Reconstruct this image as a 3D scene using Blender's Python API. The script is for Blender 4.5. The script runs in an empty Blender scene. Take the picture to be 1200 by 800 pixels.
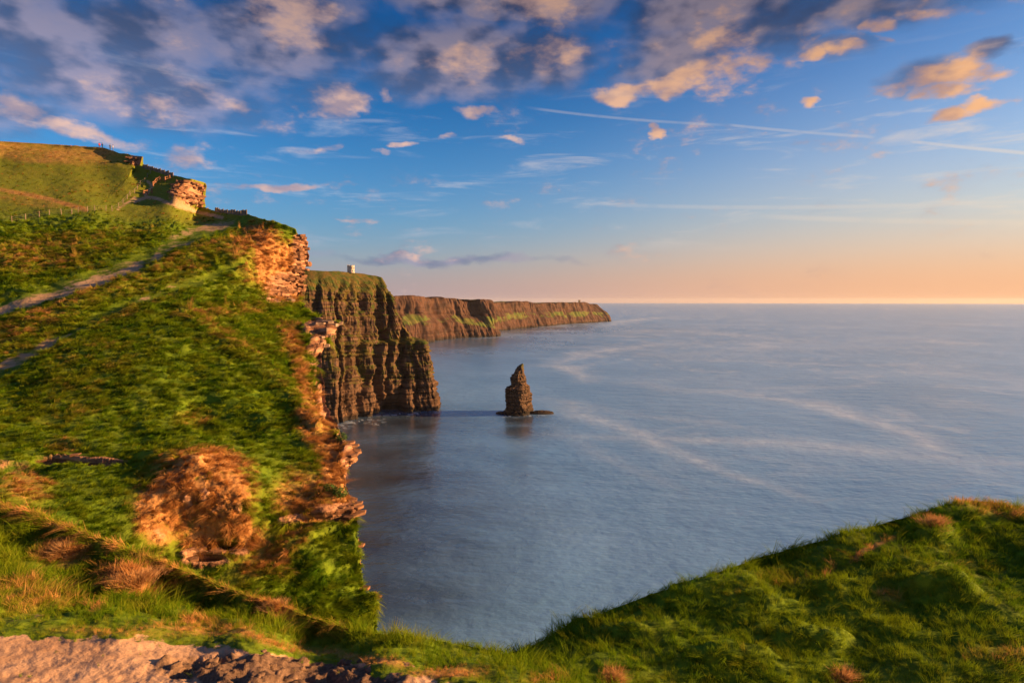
import bpy, math, random
import numpy as np
from mathutils import Vector, Matrix

# ------------------------------------------------------------------ camera, sky, sun, exposure
SC = bpy.context.scene
COL = SC.collection
F = 1200 * 20.0 / 36.0                 # focal length in photograph pixels (20 mm on 36 mm)
DIP = 3.0                              # the sea horizon lies this far below eye level (33 km away)
HZ = 355.0 - DIP                       # eye-level row
PITCH = math.atan((400 - HZ) / F)
CAMZ = 150.0                           # eye height above the sea
cam_d = bpy.data.cameras.new('camera')
cam_d.lens = 20.0; cam_d.sensor_width = 36.0
cam_d.clip_start = 0.1; cam_d.clip_end = 200000
cam = bpy.data.objects.new('camera', cam_d); COL.objects.link(cam)
cam.location = (0, 0, CAMZ); cam.rotation_euler = (math.radians(90) - PITCH, 0, 0)
SC.camera = cam

SUN_AZ = math.radians(87); SUN_EL = math.radians(15.5)
SUN_DIR = Vector((math.sin(SUN_AZ) * math.cos(SUN_EL), math.cos(SUN_AZ) * math.cos(SUN_EL), math.sin(SUN_EL)))
sun_d = bpy.data.lights.new('sun', 'SUN')
sun_d.energy = 5.0; sun_d.angle = math.radians(0.6); sun_d.color = (1.0, 0.55, 0.22)
sun = bpy.data.objects.new('sun', sun_d); COL.objects.link(sun)
sun.rotation_euler = (-SUN_DIR).to_track_quat('-Z', 'Y').to_euler()
sun.location = (300, 200, 400)

SC.view_settings.view_transform = 'Standard'
SC.view_settings.look = 'None'
EXPO = 1.6; SKY_STRENGTH = 0.074
SC.view_settings.exposure = EXPO
SC.view_settings.gamma = 1.0
SC.view_settings.use_curve_mapping = False
SC.cycles.use_denoising = True
SC.cycles.max_bounces = 5
SC.cycles.diffuse_bounces = 2
SC.cycles.glossy_bounces = 2
SC.cycles.transmission_bounces = 2
SC.cycles.transparent_max_bounces = 4
SC.cycles.sample_clamp_indirect = 4.0


def pix_dir(px, py):
    x = (np.asarray(px, float) - 600) / F; y = (400 - np.asarray(py, float)) / F
    cp, sp = math.cos(PITCH), math.sin(PITCH)
    return np.stack([x, cp + y * sp, -sp + y * cp], -1)


def at(px, py, Y):
    """the point seen at pixel (px, py) whose distance along the view axis is Y metres"""
    d = pix_dir(px, py)
    return d * (np.asarray(Y, float) / d[..., 1])[..., None] + np.array([0, 0, CAMZ])


def at_sea(px, py):
    d = pix_dir(px, py)
    return d * (-CAMZ / d[..., 2])[..., None] + np.array([0, 0, CAMZ])


# ------------------------------------------------------------------ node helpers
class NT:
    def __init__(s, tree):
        s.t = tree; s.n = tree.nodes; s.l = tree.links
    def new(s, typ, **kw):
        nd = s.n.new(typ)
        for k, v in kw.items(): setattr(nd, k, v)
        return nd
    def put(s, sock, v):
        if isinstance(v, bpy.types.NodeSocket): s.l.new(v, sock)
        elif isinstance(v, (tuple, list)) and len(v) == 3 and sock.type == 'RGBA': sock.default_value = (*v, 1)
        else: sock.default_value = v
    def m(s, op, a, b=None, c=None, clamp=False):
        nd = s.new('ShaderNodeMath', operation=op, use_clamp=clamp)
        for i, v in enumerate((a, b, c)):
            if v is not None: s.put(nd.inputs[i], v)
        return nd.outputs[0]
    def v(s, op, a, b=None, scale=None):
        nd = s.new('ShaderNodeVectorMath', operation=op)
        s.put(nd.inputs[0], a)
        if b is not None: s.put(nd.inputs[1], b)
        if scale is not None: s.put(nd.inputs['Scale'], scale)
        return nd.outputs['Value'] if op in ('DOT_PRODUCT', 'LENGTH', 'DISTANCE') else nd.outputs[0]
    def mix(s, f, a, b, mode='MIX'):
        nd = s.new('ShaderNodeMix', data_type='RGBA', blend_type=mode)
        s.put(nd.inputs[0], f); s.put(nd.inputs[6], a); s.put(nd.inputs[7], b)
        return nd.outputs[2]
    def noise(s, vec, scale, detail=4, rough=0.55, dist=0.0, out=0):
        nd = s.new('ShaderNodeTexNoise')
        if vec is not None: s.put(nd.inputs['Vector'], vec)
        nd.inputs['Scale'].default_value = scale; nd.inputs['Detail'].default_value = detail
        nd.inputs['Roughness'].default_value = rough; nd.inputs['Distortion'].default_value = dist
        return nd.outputs[out]
    def ramp(s, f, lo, hi, a=0.0, b=1.0, smooth=True):
        nd = s.new('ShaderNodeMapRange', interpolation_type='SMOOTHSTEP' if smooth else 'LINEAR')
        for i, v in enumerate((f, lo, hi, a, b)): s.put(nd.inputs[i], v)
        return nd.outputs[0]
    def attr(s, name, typ='GEOMETRY', out='Fac'):
        nd = s.new('ShaderNodeAttribute', attribute_name=name, attribute_type=typ)
        return nd.outputs[out]


def material(name):
    mt = bpy.data.materials.new(name); mt.use_nodes = True
    mt.node_tree.nodes.clear()
    return mt, NT(mt.node_tree)


def finish(N, color, rough=0.9, normal=None, spec=0.2):
    b = N.new('ShaderNodeBsdfPrincipled'); o = N.new('ShaderNodeOutputMaterial')
    N.put(b.inputs['Base Color'], color); N.put(b.inputs['Roughness'], rough)
    b.inputs['Specular IOR Level'].default_value = spec
    if normal is not None: N.put(b.inputs['Normal'], normal)
    N.l.new(b.outputs[0], o.inputs[0])
    return b


def bump(N, h, strength, dist, normal=None):
    nd = N.new('ShaderNodeBump'); nd.inputs['Strength'].default_value = strength; nd.inputs['Distance'].default_value = dist
    N.put(nd.inputs['Height'], h)
    if normal is not None: N.put(nd.inputs['Normal'], normal)
    return nd.outputs[0]


# ------------------------------------------------------------------ world: Nishita sky with sunset clouds
world = bpy.data.worlds.new('World'); SC.world = world; world.use_nodes = True
world.node_tree.nodes.clear()
W = NT(world.node_tree)
sky = W.new('ShaderNodeTexSky', sky_type='NISHITA')
sky.sun_disc = False; sky.sun_elevation = SUN_EL; sky.sun_rotation = SUN_AZ
sky.air_density = 1.0; sky.dust_density = 1.4; sky.ozone_density = 3.5; sky.altitude = 150
hsv = W.new('ShaderNodeHueSaturation'); hsv.inputs['Saturation'].default_value = 1.30
W.l.new(sky.outputs[0], hsv.inputs['Color'])


def lit_col(r, g, b):
    """a colour as it looks in daylight at this exposure, as sky radiance"""
    f = lambda c: ((c / 255 + 0.055) / 1.055) ** 2.4 if c > 10 else c / 255 / 12.92
    k = SKY_STRENGTH * 2 ** EXPO
    return (f(r) / k, f(g) / k, f(b) / k)


tc = W.new('ShaderNodeTexCoord')
DIR = W.v('NORMALIZE', tc.outputs['Generated'])
sx = W.new('ShaderNodeSeparateXYZ'); W.l.new(DIR, sx.inputs[0])
AZ = W.m('ARCTAN2', sx.outputs[0], sx.outputs[1]); EL = W.m('ARCSINE', sx.outputs[2])
cmb = W.new('ShaderNodeCombineXYZ'); W.l.new(AZ, cmb.inputs[0]); W.l.new(EL, cmb.inputs[1])
AE = cmb.outputs[0]
tosun = W.ramp(W.v('DOT_PRODUCT', DIR, tuple(SUN_DIR)), -0.35, 0.85)
# the dusty sunset layer along the horizon
haze_lo = W.mix(tosun, lit_col(178, 158, 166), lit_col(255, 190, 142)); haze_hi = W.mix(tosun, lit_col(138, 154, 176), lit_col(240, 208, 166))
haze_c = W.mix(W.ramp(EL, 0.02, 0.15), haze_lo, haze_hi)
hz_w = W.m('MULTIPLY', W.m('POWER', 2.718, W.m('MULTIPLY', W.m('POWER', W.m('MULTIPLY', W.m('MAXIMUM', EL, 0.0), W.ramp(tosun, 0.0, 1.0, 8.0, 5.0)), 1.6), -1.0)), W.ramp(tosun, 0.0, 1.0, 0.88, 0.96))
deep_k = W.ramp(EL, 0.16, 0.50)
tint = W.mix(1.0, hsv.outputs[0], W.mix(deep_k, (0.42, 0.65, 0.74), (0.20, 0.40, 0.53)), 'MULTIPLY')
SKYC = W.mix(hz_w, tint, haze_c)
# ragged edges: push the lookup about with noise
warp = W.noise(W.v('MULTIPLY', DIR, (1, 1, 1.7)), 9.0, 5, 0.55, out=1)
warp = W.v('SUBTRACT', warp, (0.5, 0.5, 0.5))
AEW = W.v('ADD', AE, W.v('MULTIPLY', warp, (0.13, 0.06, 0)))


def ae(px, py):
    d = pix_dir(px, py); d = d / np.linalg.norm(d)
    return math.atan2(d[0], d[1]), math.asin(d[2])


def blob(px, py, rx, ry, rot=0.0, power=1.0):
    a, e = ae(px, py)
    c, s_ = math.cos(math.radians(rot)), math.sin(math.radians(rot))
    ax, ex = ae(px + rx * c, py - rx * s_); ay, ey = ae(px + ry * s_, py + ry * c)
    mp = W.new('ShaderNodeMapping', vector_type='TEXTURE')
    W.l.new(AEW, mp.inputs[0]); mp.inputs['Location'].default_value = (a, e, 0)
    mp.inputs['Rotation'].default_value = (0, 0, math.atan2(ex - e, ax - a))
    mp.inputs['Scale'].default_value = (math.hypot(ax - a, ex - e), math.hypot(ay - a, ey - e), 1)
    q = W.v('DOT_PRODUCT', mp.outputs[0], mp.outputs[0])
    return W.m('MULTIPLY_ADD', q, -power, power)


def total(lst):
    r = 0.0
    for x in lst: r = W.m('MAXIMUM', x, r)
    return r


# (px, py, rx, ry, rotation, power)  soft grey-violet sheets and warm sunlit cumulus
GREY = [(60, 40, 300, 80, 0, 1.15), (140, 100, 220, 62, -8, 1.15), (330, 50, 150, 85, 5, 1.1), (560, 66, 170, 62, 0, 1.3),
        (590, 0, 240, 42, 0, 1.2), (850, 10, 190, 66, 0, 1.3), (795, 60, 105, 56, 20, 1.2), (1010, 8, 190, 32, 5, 1.0),
        (1170, 60, 50, 15, 8, 1.3), (1075, 92, 75, 28, 12, 1.0), (20, 140, 110, 34, 0, 1.0), (500, 96, 110, 32, 0, 1.0),
        (640, 88, 80, 38, 0, 1.0), (520, 306, 210, 7, 0, .8), (985, 55, 70, 18, 8, .8), (380, 110, 60, 34, 0, .9)]
WARM = [(386, 118, 50, 27, 0, 1.0), (352, 30, 70, 40, -10, .70), (175, 125, 80, 32, -18, .70), (25, 132, 60, 26, -15, .95),
        (110, 160, 85, 13, -6, .9), (205, 182, 50, 24, 0, .6), (590, 68, 110, 36, 6, .72), (620, 12, 90, 26, 0, .6),
        (845, 60, 60, 62, 35, .85), (740, 112, 50, 15, 4, 1.0), (785, 104, 48, 18, 8, 1.0), (815, 84, 50, 24, 20, .9), (860, 30, 50, 30, 20, .75), (1085, 95, 55, 18, 12, .85), (1140, 84, 50, 20, 10, .95), (1110, 110, 65, 13, 10, .85), (1110, 140, 42, 11, 16, .95), (1150, 125, 38, 11, 18, .95),
        (1045, 108, 60, 13, 8, .85), (955, 66, 26, 9, 8, .8), (990, 57, 36, 10, 8, .8), (1040, 26, 22, 14, 0, .8), (1042, 46, 20, 8, 0, .75),
        (768, 153, 16, 7, 20, .95), (552, 129, 30, 10, 4, .85), (446, 110, 17, 11, 0, .85), (480, 171, 24, 7, 4, .8),
        (522, 158, 16, 6, 0, .65), (606, 162, 20, 8, -8, .7), (455, 181, 16, 6, 0, .65), (335, 220, 80, 6, 0, .8),
        (940, 126, 12, 7, 10, .7), (285, 128, 24, 10, 0, .55), (420, 258, 36, 5, 0, .5), (375, 174, 40, 8, 0, .55),
        (1100, 14, 70, 12, 0, .5), (480, 304, 70, 4, 0, .5)]
far_n = W.noise(W.v('MULTIPLY', DIR, (1, 1, 2.6)), 2.6, 2, 0.5)
band = W.m('MULTIPLY', W.ramp(EL, 0.44, 0.56), W.ramp(far_n, 0.36, 0.62))
rest = W.m('MULTIPLY', W.m('MULTIPLY', W.ramp(W.m('ABSOLUTE', AZ), 0.72, 0.95), W.ramp(EL, 0.08, 0.25)), W.ramp(far_n, 0.42, 0.66))
BG = total([blob(*b) for b in GREY] + [W.m('MULTIPLY', band, 0.9), W.m('MULTIPLY', rest, 0.8)])
BW = total([blob(*b) for b in WARM] + [W.m('MULTIPLY', rest, 0.5)])
NV = W.v('MULTIPLY', DIR, (1, 1, 2.0))
N1 = W.noise(NV, 8.0, 6, 0.52)
N2 = W.noise(W.v('ADD', NV, (0.03, 0.008, -0.012)), 8.0, 3, 0.5)
NF = W.noise(NV, 28.0, 5, 0.62)
a_grey = W.ramp(W.m('ADD', W.m('ADD', BG, W.m('MULTIPLY', W.m('SUBTRACT', N1, 0.5), 1.1)), W.m('MULTIPLY', W.m('SUBTRACT', NF, 0.5), 0.55)), 0.0, 1.25, 0.0, 0.95)
wd = W.m('ADD', BW, W.m('ADD', W.m('MULTIPLY', W.m('SUBTRACT', N1, 0.5), 1.9), W.m('MULTIPLY', W.m('SUBTRACT', NF, 0.5), 1.5)))
a_warm = W.ramp(wd, 0.20, 1.05, 0.0, 0.95)
lit = W.ramp(W.m('SUBTRACT', N1, N2), -0.09, 0.10)
hi_el = W.ramp(EL, 0.25, 0.46)
warm_lit = W.mix(tosun, lit_col(236, 196, 180), lit_col(255, 190, 130))
warm_dim = W.mix(tosun, lit_col(168, 152, 168), lit_col(190, 148, 130))
warm_c = W.mix(lit, warm_dim, warm_lit)
warm_c = W.mix(W.m('MULTIPLY', hi_el, 0.6), warm_c, lit_col(140, 112, 110))
grey_lit = W.mix(tosun, lit_col(160, 156, 184), lit_col(168, 146, 146))
grey_dim = W.mix(hi_el, lit_col(94, 112, 152), lit_col(46, 58, 88))
grey_c = W.mix(lit, grey_dim, W.mix(W.m('MULTIPLY', hi_el, 0.6), grey_lit, lit_col(92, 88, 108)))
c1 = W.mix(a_grey, SKYC, grey_c)
c2 = W.mix(a_warm, c1, warm_c)


# high cirrus wisps and contrails
def streak(p0, p1, width, power, fade=0.15):
    a0, e0 = ae(*p0); a1, e1 = ae(*p1)
    dx, dy = a1 - a0, e1 - e0; L = math.hypot(dx, dy); dx /= L; dy /= L
    p = W.v('SUBTRACT', AE, (a0, e0, 0))
    t = W.m('DIVIDE', W.v('DOT_PRODUCT', p, (dx, dy, 0)), L)
    w = W.m('DIVIDE', W.v('DOT_PRODUCT', p, (-dy, dx, 0)), width / F)
    g = W.m('SUBTRACT', 1.0, W.m('MULTIPLY', w, w), clamp=True)
    return W.m('MULTIPLY', W.m('MULTIPLY', g, power), W.m('MULTIPLY', W.ramp(t, 0, fade), W.ramp(t, 1 - fade, 1.0, 1.0, 0.0)))


trails = total([streak((610, 125), (860, 147), 1.8, .20), (streak((850, 146), (1030, 161), 1.8, .22, .08)),
                streak((1060, 165), (1330, 190), 2.0, .35, .05), streak((690, 239), (1330, 231), 2.8, .18, .1),
                streak((860, 252), (1330, 262), 3.4, .2, .2)])
cn = W.noise(W.v('MULTIPLY', AE, (1.0, 7.0, 1)), 5.0, 6, 0.62, 0.6)
cirrus = W.m('MULTIPLY', W.m('MULTIPLY', W.ramp(cn, 0.52, 0.74), W.ramp(EL, 0.06, 0.14)), W.ramp(EL, 0.24, 0.38, 0.42, 0.0))
hi = W.m('MAXIMUM', W.m('MULTIPLY', trails, W.ramp(NF, 0.3, 0.55, 0.5, 1.0)), cirrus)
c3 = W.mix(hi, c2, W.mix(tosun, lit_col(205, 205, 220), lit_col(255, 226, 190)))
bgn = W.new('ShaderNodeBackground'); W.l.new(c3, bgn.inputs[0]); bgn.inputs[1].default_value = SKY_STRENGTH
wo = W.new('ShaderNodeOutputWorld'); W.l.new(bgn.outputs[0], wo.inputs[0])
world.cycles.sampling_method = 'MANUAL'; world.cycles.sample_map_resolution = 512

# ------------------------------------------------------------------ numpy noise, splines, meshes
_rng = np.random.default_rng(7)
PERM = np.concatenate([_rng.permutation(256)] * 3)
_g = _rng.normal(size=(256, 3)); GRAD = _g / np.linalg.norm(_g, axis=1)[:, None]


GRAD = GRAD.astype(np.float32)


def perlin(P, seed=0):
    P = np.asarray(P, np.float64); sh = P.shape[:-1]
    P = P.reshape(-1, 3) + seed * 17.31
    fl = np.floor(P); f = (P - fl).astype(np.float32); i = fl.astype(np.int32) & 255
    u = f * f * f * (f * (f * 6 - 15) + 10)
    fx, fy, fz = f.T; ux, uy, uz = u.T; ix, iy, iz = i.T

    def g(h, x, y, z):
        k = PERM[h]; return GRAD[k, 0] * x + GRAD[k, 1] * y + GRAD[k, 2] * z
    r = []
    for cx in (0, 1):
        hx = PERM[ix + cx]
        for cy in (0, 1):
            hy = PERM[hx + ((iy + cy) & 255)]
            a = g(hy + iz, fx - cx, fy - cy, fz); b = g(hy + ((iz + 1) & 255), fx - cx, fy - cy, fz - 1)
            r.append(a + (b - a) * uz)
    a = r[0] + (r[1] - r[0]) * uy; b = r[2] + (r[3] - r[2]) * uy
    return (a + (b - a) * ux).reshape(sh)


def fbm(P, octaves=4, gain=0.5, lac=2.03, seed=0, ridged=False):
    a, s, r = 1.0, 1.0, 0.0
    for o in range(octaves):
        n = perlin(np.asarray(P) * s, seed + o)
        r = r + a * ((0.35 - np.abs(n)) if ridged else n)
        a *= gain; s *= lac
    return r


def sstep(x, a, b):
    t = np.clip((x - a) / (b - a), 0, 1); return t * t * (3 - 2 * t)


def tps_fit(P, V, lam=1e-4):
    P = np.asarray(P, float) / 300.0; V = np.asarray(V, float)
    d = np.linalg.norm(P[:, None] - P[None], axis=2); n = len(P)
    K = np.where(d > 0, d * d * np.log(d + 1e-12), 0) + lam * np.eye(n)
    A = np.zeros((n + 3, n + 3)); A[:n, :n] = K; A[:n, n] = 1; A[:n, n + 1:] = P; A[n, :n] = 1; A[n + 1:, :n] = P.T
    w = np.linalg.solve(A, np.concatenate([V, np.zeros(3)]))

    def ev(Q):
        Q = np.asarray(Q, float) / 300.0; sh = Q.shape[:-1]; Q = Q.reshape(-1, 2)
        r = w[n] + Q @ w[n + 1:]
        for k in range(n):
            dd = np.hypot(Q[:, 0] - P[k, 0], Q[:, 1] - P[k, 1])
            r = r + w[k] * dd * dd * np.log(dd + 1e-12)
        return r.reshape(sh)
    return ev


def resample(poly, n, smooth=False):
    """polyline (k, m) -> n points at even steps of its own parameter (arc length in the first two columns)"""
    poly = np.asarray(poly, float)
    s = np.concatenate([[0], np.cumsum(np.linalg.norm(np.diff(poly[:, :2], axis=0), axis=1))])
    t = np.linspace(0, s[-1], n)
    return np.stack([np.interp(t, s, poly[:, k]) for k in range(poly.shape[1])], 1)


def catmull(C, n):
    """control rows C (k, m) -> n rows, Catmull-Rom through every row"""
    C = np.asarray(C, float); k = len(C)
    E = np.concatenate([[2 * C[0] - C[1]], C, [2 * C[-1] - C[-2]]])
    t = np.linspace(0, k - 1, n); i = np.minimum(t.astype(int), k - 2); f = (t - i)[:, None]
    p0, p1, p2, p3 = E[i], E[i + 1], E[i + 2], E[i + 3]
    return 0.5 * (2 * p1 + (p2 - p0) * f + (2 * p0 - 5 * p1 + 4 * p2 - p3) * f ** 2 + (3 * p1 - p0 - 3 * p2 + p3) * f ** 3)


def grid_normals(P):
    du = np.gradient(P, axis=0); dv = np.gradient(P, axis=1)
    n = np.cross(du, dv); return n / (np.linalg.norm(n, axis=2, keepdims=True) + 1e-9)


def link(o, parent=None, **props):
    COL.objects.link(o)
    if parent is not None: o.parent = parent
    for k, v in props.items(): o[k] = v
    return o


def mesh_from(name, V, faces4=None, faces=None, mat=None, smooth=True, attrs=None):
    me = bpy.data.meshes.new(name)
    V = np.asarray(V, np.float32).reshape(-1, 3)
    if faces4 is not None:
        faces4 = np.asarray(faces4, np.int32); nf = len(faces4)
        me.vertices.add(len(V)); me.vertices.foreach_set('co', V.ravel())
        me.loops.add(nf * 4); me.loops.foreach_set('vertex_index', faces4.ravel())
        me.polygons.add(nf); me.polygons.foreach_set('loop_start', np.arange(0, nf * 4, 4, dtype=np.int32))
        me.update(calc_edges=True); me.validate()
    else:
        me.from_pydata([tuple(v) for v in V], [], faces); me.update()
    me.polygons.foreach_set('use_smooth', np.full(len(me.polygons), smooth))
    for k, a in (attrs or {}).items():
        at_ = me.attributes.new(k, 'FLOAT', 'POINT'); at_.data.foreach_set('value', np.asarray(a, np.float32).ravel())
    if mat: me.materials.append(mat)
    return me


def grid_faces(nu, nv, flip=False):
    i = np.arange(nu * nv).reshape(nu, nv)
    f = np.stack([i[:-1, :-1], i[1:, :-1], i[1:, 1:], i[:-1, 1:]], -1).reshape(-1, 4)
    return f[:, ::-1] if flip else f


def grid_obj(name, P, mat, attrs=None, flip=False, parent=None, **props):
    nu, nv = P.shape[:2]
    me = mesh_from(name, P, grid_faces(nu, nv, flip), mat=mat, attrs=attrs)
    return link(bpy.data.objects.new(name, me), parent, **props)


# ------------------------------------------------------------------ materials
def mat_sea():
    mt, N = material('sea_water')
    g = N.new('ShaderNodeNewGeometry'); P = g.outputs['Position']
    foam_glint = N.attr('foam_glint')
    fn = N.noise(N.v('MULTIPLY', P, (1, 1.0, 1)), 0.05, 5, 0.65)
    ff = N.m('MULTIPLY', foam_glint, N.ramp(fn, 0.3, 0.7, 0.55, 1.1), clamp=True)
    deep = N.mix(N.ramp(N.noise(P, 0.004, 4, 0.6), 0.35, 0.7), (0.085, 0.205, 0.41), (0.125, 0.262, 0.49))
    cliff_refl = N.attr('cliff_refl')
    deep = N.mix(cliff_refl, deep, (0.022, 0.030, 0.045))  # painted cliff reflection: darker base colour near the rocks
    col = N.mix(ff, deep, (0.50, 0.62, 0.78))
    w1 = N.noise(N.v('MULTIPLY', P, (0.8, 1.25, 1)), 0.16, 3, 0.6)
    w2 = N.noise(N.v('MULTIPLY', P, (0.7, 1.3, 1)), 0.035, 3, 0.55)
    nb = bump(N, w1, 0.5, 1.1); nb = bump(N, w2, 0.6, 3.0, nb)
    b = finish(N, col, N.m('ADD', N.ramp(cliff_refl, 0, 1, 0.30, 0.16), N.m('MULTIPLY', ff, 0.3)), nb, 0.5)
    b.inputs['IOR'].default_value = 1.66
    return mt


def mat_cliff(name, rock_a, rock_b, strata, scale, grass_c=(0.10, 0.16, 0.02), grass_d=(0.22, 0.16, 0.04)):
    mt, N = material(name)
    g = N.new('ShaderNodeNewGeometry'); P = g.outputs['Position']
    n1 = N.noise(P, 0.06 * scale, 5, 0.65)
    n2 = N.noise(N.v('MULTIPLY', P, (1, 1, 0.25)), 0.25 * scale, 5, 0.65)
    st = N.noise(N.v('MULTIPLY', P, (0.06, 0.06, 1.0)), strata, 4, 0.6)
    rock = N.mix(N.ramp(n1, 0.3, 0.7), rock_a, rock_b)
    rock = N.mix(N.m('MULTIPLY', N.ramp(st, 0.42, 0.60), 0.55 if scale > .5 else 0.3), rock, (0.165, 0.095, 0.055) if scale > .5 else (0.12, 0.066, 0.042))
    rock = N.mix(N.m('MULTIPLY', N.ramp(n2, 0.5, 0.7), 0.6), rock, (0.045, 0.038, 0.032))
    rock = N.mix(N.ramp(N.attr('wet'), 0, 1, 0, 0.8), rock, (0.018, 0.017, 0.016))
    gr = N.mix(N.ramp(N.noise(P, 0.1 * scale, 5, 0.65), 0.35, 0.65), grass_c, grass_d)
    gm = N.ramp(N.m('ADD', N.attr('grass'), N.m('MULTIPLY', N.m('SUBTRACT', n2, 0.5), 0.9)), 0.38, 0.62)
    col = N.mix(gm, rock, gr)
    h = N.m('ADD', N.m('MULTIPLY', st, 0.7), n2)
    nb = bump(N, h, 0.9, 1.4 / scale ** 0.5)
    finish(N, col, 0.92, nb, 0.15)
    return mt


def mat_land(name, near):
    """turf, dry grass, rock and bare soil, blended by the painted attributes"""
    mt, N = material(name)
    g = N.new('ShaderNodeNewGeometry'); P = g.outputs['Position']
    k = 6.0 if near else 1.0
    a = N.noise(P, 0.9 * k, 5, 0.62); b = N.noise(P, 0.16 * k, 4, 0.6); c = N.noise(P, 4.0 * k, 4, 0.6)
    green = N.mix(N.ramp(a, 0.33, 0.67), (0.055, 0.110, 0.006), (0.140, 0.215, 0.010))
    green = N.mix(N.m('MULTIPLY', N.ramp(b, 0.4, 0.7), 0.5), green, (0.13, 0.155, 0.018))
    dry = N.mix(N.ramp(a, 0.3, 0.7), (0.22, 0.095, 0.028), (0.48, 0.25, 0.09))
    dm = N.m('ADD', N.attr('dry'), N.m('MULTIPLY', N.m('SUBTRACT', c, 0.5), 0.6))
    col = N.mix(N.ramp(dm, 0.05, 0.5), green, (0.15, 0.165, 0.014)); col = N.mix(N.ramp(dm, 0.40, 0.90), col, dry)
    st = N.noise(N.v('MULTIPLY', P, (0.25, 0.25, 3.2)), 0.9, 4, 0.62)
    rock = N.mix(N.ramp(st, 0.38, 0.62), (0.13, 0.058, 0.030), (0.44, 0.24, 0.135))
    rock = N.mix(N.ramp(N.noise(P, 1.4, 4, 0.6), 0.55, 0.7, 0, 0.7), rock, (0.05, 0.035, 0.025))
    rm = N.ramp(N.m('ADD', N.attr('rock'), N.m('MULTIPLY', N.m('SUBTRACT', a, 0.5), 0.9)), 0.38, 0.62)
    col = N.mix(rm, col, rock)
    soil = N.mix(N.ramp(b, 0.3, 0.7), (0.42, 0.25, 0.145), (0.60, 0.385, 0.235)) if near else N.mix(N.ramp(b, 0.3, 0.7), (0.34, 0.22, 0.125), (0.50, 0.34, 0.21))
    soil = N.mix(N.ramp(c, 0.45, 0.75, 0, 0.35), soil, (0.26, 0.165, 0.105))
    soil = N.mix(N.attr('dark'), soil, N.mix(N.ramp(c, 0.3, 0.7), (0.085, 0.052, 0.034), (0.19, 0.118, 0.075)))
    sm = N.ramp(N.m('ADD', N.attr('soil'), N.m('MULTIPLY', N.m('SUBTRACT', a, 0.5), 0.8 if near else 1.5)), 0.40, 0.60 if near else 0.95)
    col = N.mix(sm, col, soil)
    h = N.m('ADD', c, N.m('MULTIPLY', st, N.m('MULTIPLY', rm, 1.5)))
    nb = bump(N, h, 0.6, 0.025 if near else 0.25)
    finish(N, col, 0.95, nb, 0.1)
    return mt


def mat_plain(name, ca, cb, scale, rough=0.85, bstr=0.4, bdist=0.02):
    mt, N = material(name)
    g = N.new('ShaderNodeNewGeometry'); P = g.outputs['Position']
    n = N.noise(P, scale, 5, 0.62)
    finish(N, N.mix(N.ramp(n, 0.3, 0.7), ca, cb), rough, bump(N, n, bstr, bdist), 0.2)
    return mt


def mat_blade(name):
    mt, N = material(name)
    g = N.new('ShaderNodeNewGeometry')
    oi = N.new('ShaderNodeObjectInfo')
    r = oi.outputs['Random']
    dry = N.attr('dry', 'INSTANCER'); tip = N.attr('tip')
    n = N.noise(g.outputs['Position'], 0.35, 3, 0.6)
    green = N.mix(r, (0.055, 0.135, 0.005), (0.205, 0.315, 0.012))
    green = N.mix(N.ramp(n, 0.35, 0.7, 0, 0.7), green, (0.23, 0.30, 0.012))
    straw = N.mix(r, (0.36, 0.155, 0.045), (0.62, 0.32, 0.11))
    d = N.m('ADD', dry, N.m('MULTIPLY', N.m('SUBTRACT', r, 0.5), 0.55))
    d = N.m('ADD', d, N.m('MULTIPLY', tip, N.m('ADD', 0.10, N.m('MULTIPLY', dry, 0.5))))
    col = N.mix(N.ramp(d, 0.05, 0.5), green, (0.20, 0.225, 0.014)); col = N.mix(N.ramp(d, 0.42, 0.95), col, straw)
    df = N.new('ShaderNodeBsdfDiffuse'); N.put(df.inputs[0], col)
    tr = N.new('ShaderNodeBsdfTranslucent'); N.put(tr.inputs[0], col)
    mx = N.new('ShaderNodeMixShader'); mx.inputs[0].default_value = 0.38
    N.l.new(df.outputs[0], mx.inputs[1]); N.l.new(tr.outputs[0], mx.inputs[2])
    o = N.new('ShaderNodeOutputMaterial'); N.l.new(mx.outputs[0], o.inputs[0])
    return mt


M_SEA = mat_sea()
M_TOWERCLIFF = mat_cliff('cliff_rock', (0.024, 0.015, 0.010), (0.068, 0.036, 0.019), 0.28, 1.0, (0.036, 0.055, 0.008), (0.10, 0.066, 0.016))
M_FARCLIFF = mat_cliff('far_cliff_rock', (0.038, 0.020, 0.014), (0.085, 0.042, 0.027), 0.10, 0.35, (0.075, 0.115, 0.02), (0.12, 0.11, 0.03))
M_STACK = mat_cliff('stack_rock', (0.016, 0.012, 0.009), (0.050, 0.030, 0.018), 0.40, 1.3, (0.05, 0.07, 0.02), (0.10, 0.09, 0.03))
M_HILL = mat_land('hillside_turf', False)
M_BANK = mat_land('bank_turf', True)
M_BLADE = mat_blade('grass_blade')

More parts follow.
